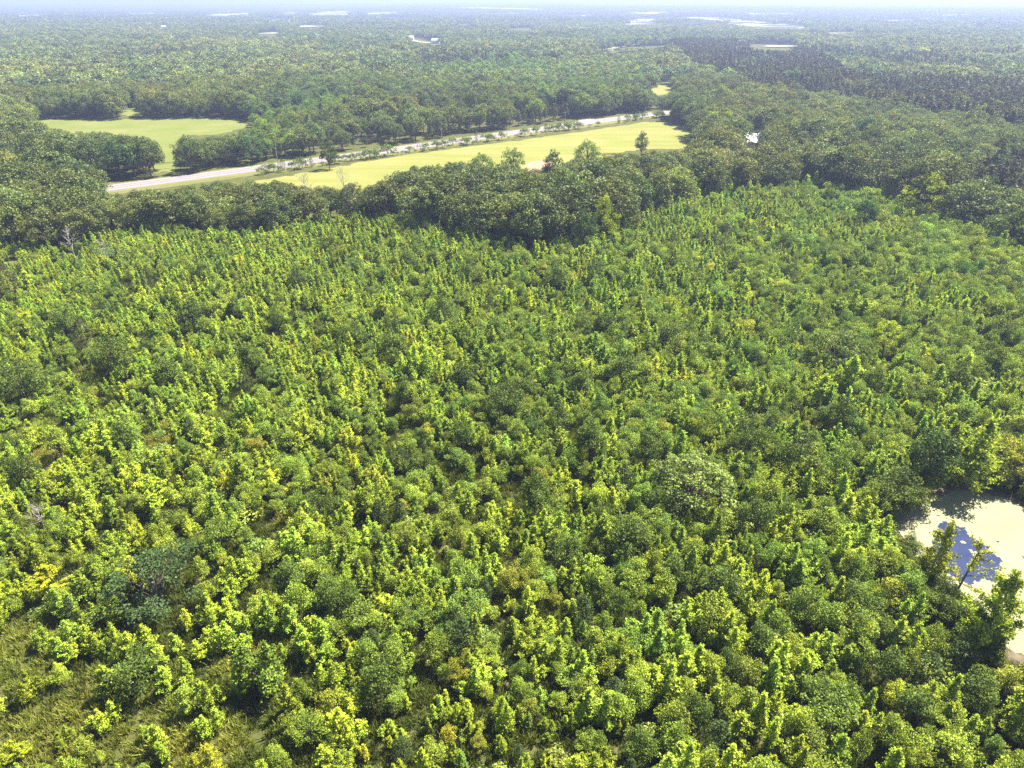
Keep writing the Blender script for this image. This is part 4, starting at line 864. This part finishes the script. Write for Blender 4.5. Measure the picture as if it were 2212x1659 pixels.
for kd, pts in PTS.items():
    cap = CAPS.get(kd, 0); rest = pts
    if cap:
        A = np.array([p[:5] for p in pts]); u, v = proj(A[:, 0], A[:, 1], A[:, 2] + A[:, 3] * .6)
        dist = np.hypot(np.hypot(A[:, 0], A[:, 1]), A[:, 2] - CAM_H); size = A[:, 3] * np.sqrt(A[:, 4]) / dist
        ok = (u > 8) & (u < 2204) & (v > 8) & (v < 1650); order = np.argsort(-(size * ok)); pick = set(int(i) for i in order[:min(cap, int(ok.sum()))])
        rest = [p for i, p in enumerate(pts) if i not in pick]
        ranks = {}; todo = []
        for i in pick:
            p = pts[i]; bu, bv = u[i], v[i]; d = np.hypot(mu[:, 0] - bu, (mu[:, 1] - 20 - bv) * 1.2); j = int(np.argmin(d))
            du, dv = bu - mu[j, 0], (bv - (mu[j, 1] - 20)) * 1.2; a = math.degrees(math.atan2(dv, du)) % 360
            dr = ['right of', 'below and right of', 'below', 'below and left of', 'left of', 'above and left of', 'above', 'above and right of'][int(((a + 22.5) % 360) // 45)]
            todo.append((j, dr, adj(kd, p[6], p[3], p[4]), d[j], i))
        todo.sort(key=lambda t: t[3])
        noun, cat, grp = NOUN[kd]
        for j, dr, ad, dd, i in todo:
            key = (j, dr, ad); k = ranks.get(key, 0); ranks[key] = k + 1; p = pts[i]
            short = MARKS[j][10]
            while True:
                lab = '%s %s, %s %s %s' % (ad, noun, ordinal(k), dr, short)
                if len(lab.split()) > 16: lab = '%s %s, %s %s %s' % (ad, noun.split()[-1], ordinal(k), dr.replace(' and ', '-'), short)
                if lab not in USED: break
                k += 1
            USED.add(lab)
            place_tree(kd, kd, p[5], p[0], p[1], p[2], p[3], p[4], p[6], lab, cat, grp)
    if rest:
        nm, lab = STUFF[kd]; gn_scatter(nm, kd, rest, lab)

# ------------------------------------------------------------------ power poles and wires on the near side of the road
tot = 0; poles = []; g0 = ground(624, 376); best = min(range(len(RL)), key=lambda i: (RL[i] - Vector((g0.x, g0.y))).length)
offs = 11.0
def at_s(s):
    i = best; rem = s; st = 1 if s >= 0 else -1
    while 0 <= i + st < len(RL):
        d = (RL[i + st] - RL[i]).length
        if abs(rem) <= d: return RL[i].lerp(RL[i + st], abs(rem) / d), (RL[i + 1] - RL[i]).normalized() if i + 1 < len(RL) else None
        rem -= st * d; i += st
    return None, None
for s in (-160, -80, 0, 80, 160, 240, 320, 400):
    p, d = at_s(s)
    if p is None: continue
    n_ = Vector((-d.y, d.x)); q = p - n_ * offs; poles.append((q, d, n_))
PH = 9.4
arm_l = 1.25
def wire_pts(q, d, n_):
    return [Vector((q.x, q.y, PH - 0.32)) + Vector((n_.x, n_.y, 0)) * o for o in (-arm_l, 0.55, arm_l)] + [Vector((q.x, q.y, PH - 2.0)) + Vector((n_.x, n_.y, 0)) * .14]
where = ['far left above the woodland', 'left of the road bend behind treetops', 'beside the road left of the lone roadside tree', 'right of the lone roadside tree', 'at the middle of the mown field', 'near the gravel turnout side of the field', 'by the far corner of the mown field', 'at the far end of the visible road']
pm = MB(); pm.tube([(0, 0, -.3), (0, 0, PH * .5), (0, 0, PH)], [.17, .15, .11], 8); pole_me = pm.mesh('pole_shaft', M['pole'])
am = MB(); am.box(-arm_l - .12, arm_l + .12, .12, .24, PH - .62, PH - .48); arm_me = am.mesh('crossarm', M['pole'])
for i, (q, d, n_) in enumerate(poles):
    r0 = empty('utility_pole', (q.x, q.y, 0), 'wooden utility pole ' + where[i], 'utility pole', 'utility poles along the road', math.atan2(n_.y, n_.x))
    obj('shaft', pole_me, r0); obj('crossarm', arm_me, r0)
    for o in (-arm_l, .55, arm_l):
        im = MB(); im.tube([(o, .18, PH - .48), (o, .18, PH - .40), (o, .18, PH - .32)], [.05, .07, .03], 6); obj('insulator', im.mesh('insulator', M['ceramic']), r0)
for i in range(len(poles) - 1):
    A, B = wire_pts(*poles[i]), wire_pts(*poles[i + 1])
    for k, (a, b) in enumerate(zip(A, B)):
        wm = MB(); pts = []
        for s in range(13):
            t = s / 12; p = a.lerp(b, t); p.z -= 4 * t * (1 - t) * (1.0 if k < 3 else 1.3); pts.append(p)
        wm.tube(pts, .05, 4)
        wo = obj('power_line', wm.mesh('power_line', M['wire'])); wo['category'] = 'power line'; wo['group'] = 'overhead wires between the utility poles'
        wo['label'] = '%s sagging wire in the span %s' % (['roadless side', 'middle', 'road side', 'lowest'][k], ['far left over the woodland', 'left of the road bend', 'across the lone roadside tree', 'past the left half of the mown field', 'past the middle of the mown field', 'near the gravel turnout', 'at the far end of the field'][min(i, 6)])

# ------------------------------------------------------------------ house and far farm buildings
def building(name, loc, rz, Lx, Ly, wall, rise, label, cat, wallm, roofm, windows=4, far=False):
    r0 = empty(name, loc, label, cat, None, rz)
    w = MB(); hx, hy = Lx / 2, Ly / 2
    w.add([(-hx, -hy, 0), (hx, -hy, 0), (hx, hy, 0), (-hx, hy, 0), (-hx, -hy, wall), (hx, -hy, wall), (hx, hy, wall), (-hx, hy, wall), (-hx, 0, wall + rise), (hx, 0, wall + rise)],
          [(0, 1, 5, 4), (2, 3, 7, 6), (1, 2, 6, 9, 5), (3, 0, 4, 8, 7)])
    obj('wall', w.mesh('wall', M[wallm]), r0)
    rf = MB(); e = .5; t = .12; zz = wall - e * rise / hy
    for s in (-1, 1):
        rf.add([(-hx - e, s * (hy + e), zz + .02), (hx + e, s * (hy + e), zz + .02), (hx + e, 0, wall + rise + .02), (-hx - e, 0, wall + rise + .02),
                (-hx - e, s * (hy + e), zz + t), (hx + e, s * (hy + e), zz + t), (hx + e, 0, wall + rise + t), (-hx - e, 0, wall + rise + t)],
               [(0, 1, 2, 3), (4, 5, 6, 7), (0, 1, 5, 4), (1, 2, 6, 5), (3, 0, 4, 7)])
    ro = obj('roof', rf.mesh('roof', M[roofm]), r0)
    if not far:
        for k in range(14):
            x0 = -hx - e + (k + .5) * (2 * hx + 2 * e) / 14
            for s in (-1, 1):
                b = MB(); b.tube([(x0, s * (hy + e), zz + t + .03), (x0, s * .05, wall + rise + t + .03)], .04, 4); obj('roof_seam', b.mesh('roof_seam', M[roofm]), ro)
        ch = MB(); ch.box(1.2, 2.0, .3, 1.0, wall + rise * .6, wall + rise + .9); obj('chimney', ch.mesh('chimney', M['brick']), ro)
        pr = MB(); pr.box(-2.5, 3.5, -hy - 2.4, -hy - .55, wall - .35, wall - .25); obj('porch_roof', pr.mesh('porch_roof', M[roofm]), r0)
        for px in (-2.3, .5, 3.3):
            pp = MB(); pp.box(px - .06, px + .06, -hy - 2.3, -hy - 2.18, 0, wall - .352); obj('porch_post', pp.mesh('porch_post', M['siding']), r0)
    d = MB(); d.box(-.5, .5, -hy - .05, -hy + .02, .02, 2.1); obj('door', d.mesh('door', M['door']), r0)
    for k in range(windows):
        x0 = -hx + (k + .5) * Lx / windows
        if abs(x0) < 1.0: continue
        wf = MB(); wf.box(x0 - .6, x0 + .6, -hy - .04, -hy + .02, 1.0, 2.15); f = obj('window', wf.mesh('window', M['siding']), r0)
        wp = MB(); wp.box(x0 - .5, x0 + .5, -hy - .055, -hy - .045, 1.08, 2.07); obj('pane', wp.mesh('pane', M['glass']), f)
    return r0
g = ground(1617, 314); building('house', g, R_(24), 15, 9, 2.8, 2.3, 'white house with pale metal roof half hidden by trees beside the mown field', 'house', 'siding', 'metal', 4)
g = ground(1597, 300); building('shed', g, R_(-14), 7, 5, 2.3, 1.2, 'small pale metal shed behind the house among dark trees', 'shed', 'metal', 'metal', 2, True)
for uu, vv, L_, lab in ((352, 62, 26, 'white farm building in a hazy clearing far off at upper left'), (882, 88, 20, 'pale barn at the left end of a thin far field'), (395, 60, 18, 'small white farmhouse right of the far upper left building'), (1385, 47, 34, 'long white barn in the bright hazy clearing near the skyline'), (942, 94, 14, 'small white shed at the right end of the thin far field')):
    g = ground(uu, vv); building('barn', g, random.uniform(-.4, .4), L_, L_ * .5, 5, 3, lab, 'barn', 'siding', 'metal', 3, True)

# ------------------------------------------------------------------ haze
hm = bpy.data.materials.new('haze_air'); hm.use_nodes = True; nt = hm.node_tree; nt.nodes.clear()
ho = nt.nodes.new('ShaderNodeOutputMaterial'); pv = nt.nodes.new('ShaderNodeVolumePrincipled')
pv.inputs['Color'].default_value = (0.40, 0.475, 0.76, 1); pv.inputs['Density'].default_value = 0.00028; pv.inputs['Anisotropy'].default_value = 0.25
nt.links.new(pv.outputs[0], ho.inputs['Volume'])
b = MB(); b.box(-15500, 15500, -15500, 15500, -12, 92); hz = obj('haze', b.mesh('haze', hm), kind='stuff'); hz['label'] = 'pale blue summer haze over the far forest'
print('counts', {k: len(v) for k, v in PTS.items()})
